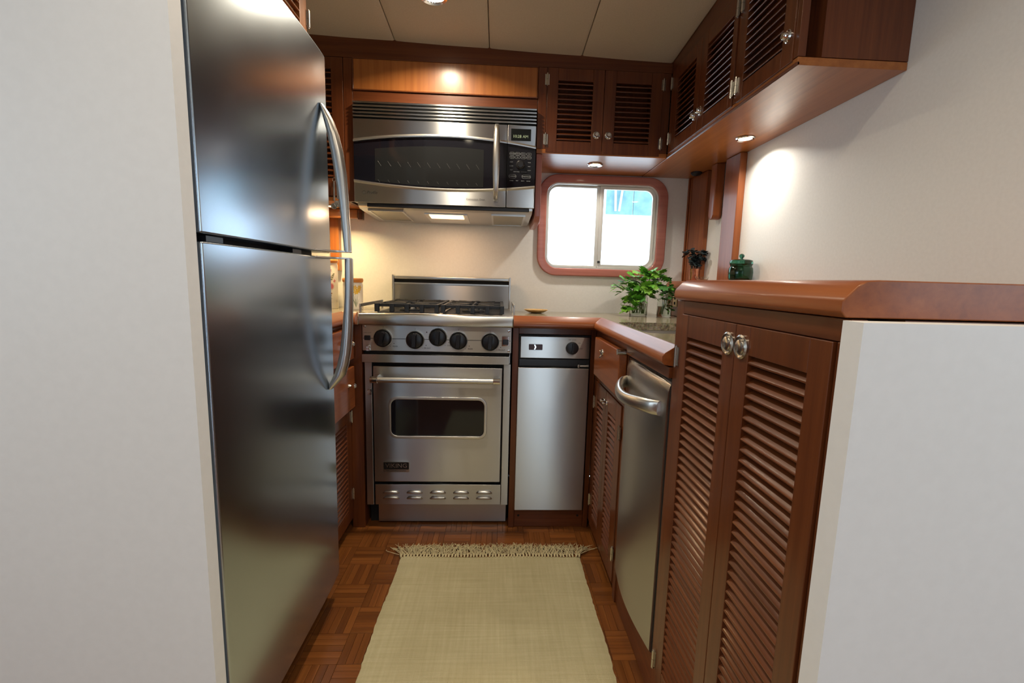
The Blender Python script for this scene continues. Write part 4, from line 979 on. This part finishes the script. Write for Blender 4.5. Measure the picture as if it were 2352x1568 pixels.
t.p('cup', B().lathe([(0, 0), (.020, 0), (.0215, .004), (.0235, .055), (.0245, .060), (.0225, .060), (.0205, .054), (.019, .006), (0, .006)], (.945, 2.165, 1.0843), (0, 0, 1), 26), 'copper')
tips = [(.945 + .045 * math.cos(a) * s, 2.165 + .042 * math.sin(a) * s, z) for a, s, z in [(rn.uniform(0, 2 * PI), rn.uniform(.2, 1), rn.uniform(1.165, 1.24)) for _ in range(22)]]
sprigs(t, .945, 2.165, 1.0843, .020, .058, tips, 0, rn, DM, 6, 'dusky_stem', .0010, (.7, 1.2))

# ------------------------------------------------------------------ small things on the ledge and worktop
t = T('glass_jar', 'dark green ribbed glass jar with round knob lid on the ledge', 'jar', (.946, 1.742, 1.0843))
b = B(); prof = [(.038, 0), (.043, .010), (.0445, .035), (.0425, .052), (.038, .058), (.0385, .062), (.042, .068)]
seg = 40; rings = []
for r_, h in [(.030, 0)] + prof + [(.038, .066), (.036, .058), (.040, .050), (.0415, .035), (.040, .012), (.030, .006)]:
    rings.append([(.946 + r_ * (1 + .02 * math.cos(10 * 2 * PI * k / seg)) * math.cos(2 * PI * k / seg), 1.742 + r_ * (1 + .02 * math.cos(10 * 2 * PI * k / seg)) * math.sin(2 * PI * k / seg), 1.0843 + h) for k in range(seg)])
b.loft(rings, True); t.p('jar', b, 'green_glass')
t.p('lid', B().lathe([(0, .0686), (.041, .0686), (.0425, .072), (.040, .082), (.030, .086), (0, .087)], (.946, 1.742, 1.0843), (0, 0, 1), 32), 'green_glass')
t.p('lid_knob', B().lathe([(0, .0872), (.005, .0872), (.005, .091), (.0095, .096), (.0095, .102), (.005, .107), (0, .108)], (.946, 1.742, 1.0843), (0, 0, 1), 20), 'green_glass')
t = T('glass_bowl', 'small clear glass bowl on the ledge near the copper cup', 'bowl', (.945, 2.075, 1.0843))
t.p('bowl', B().lathe([(0, 0), (.018, 0), (.028, .010), (.031, .022), (.0295, .022), (.0265, .011), (.017, .003), (0, .003)], (.945, 2.075, 1.0843), (0, 0, 1), 26), 'jar_glass')
t = T('wooden_dish', 'shallow olive-wood dish on the worktop next to the range', 'dish', (.19, 2.24, .9073))
b = B(); rings = []
for r_, h in ((.024, 0), (.036, .003), (.055, .012), (.061, .0165), (.0585, .0175), (.050, .012), (.032, .006), (.01, .005)):
    rings.append([(.19 + r_ * math.cos(2 * PI * k / 36), 2.24 + .8 * r_ * math.sin(2 * PI * k / 36), .9073 + h) for k in range(36)])
b.loft(rings, True); t.p('dish', b, 'dish_wood')
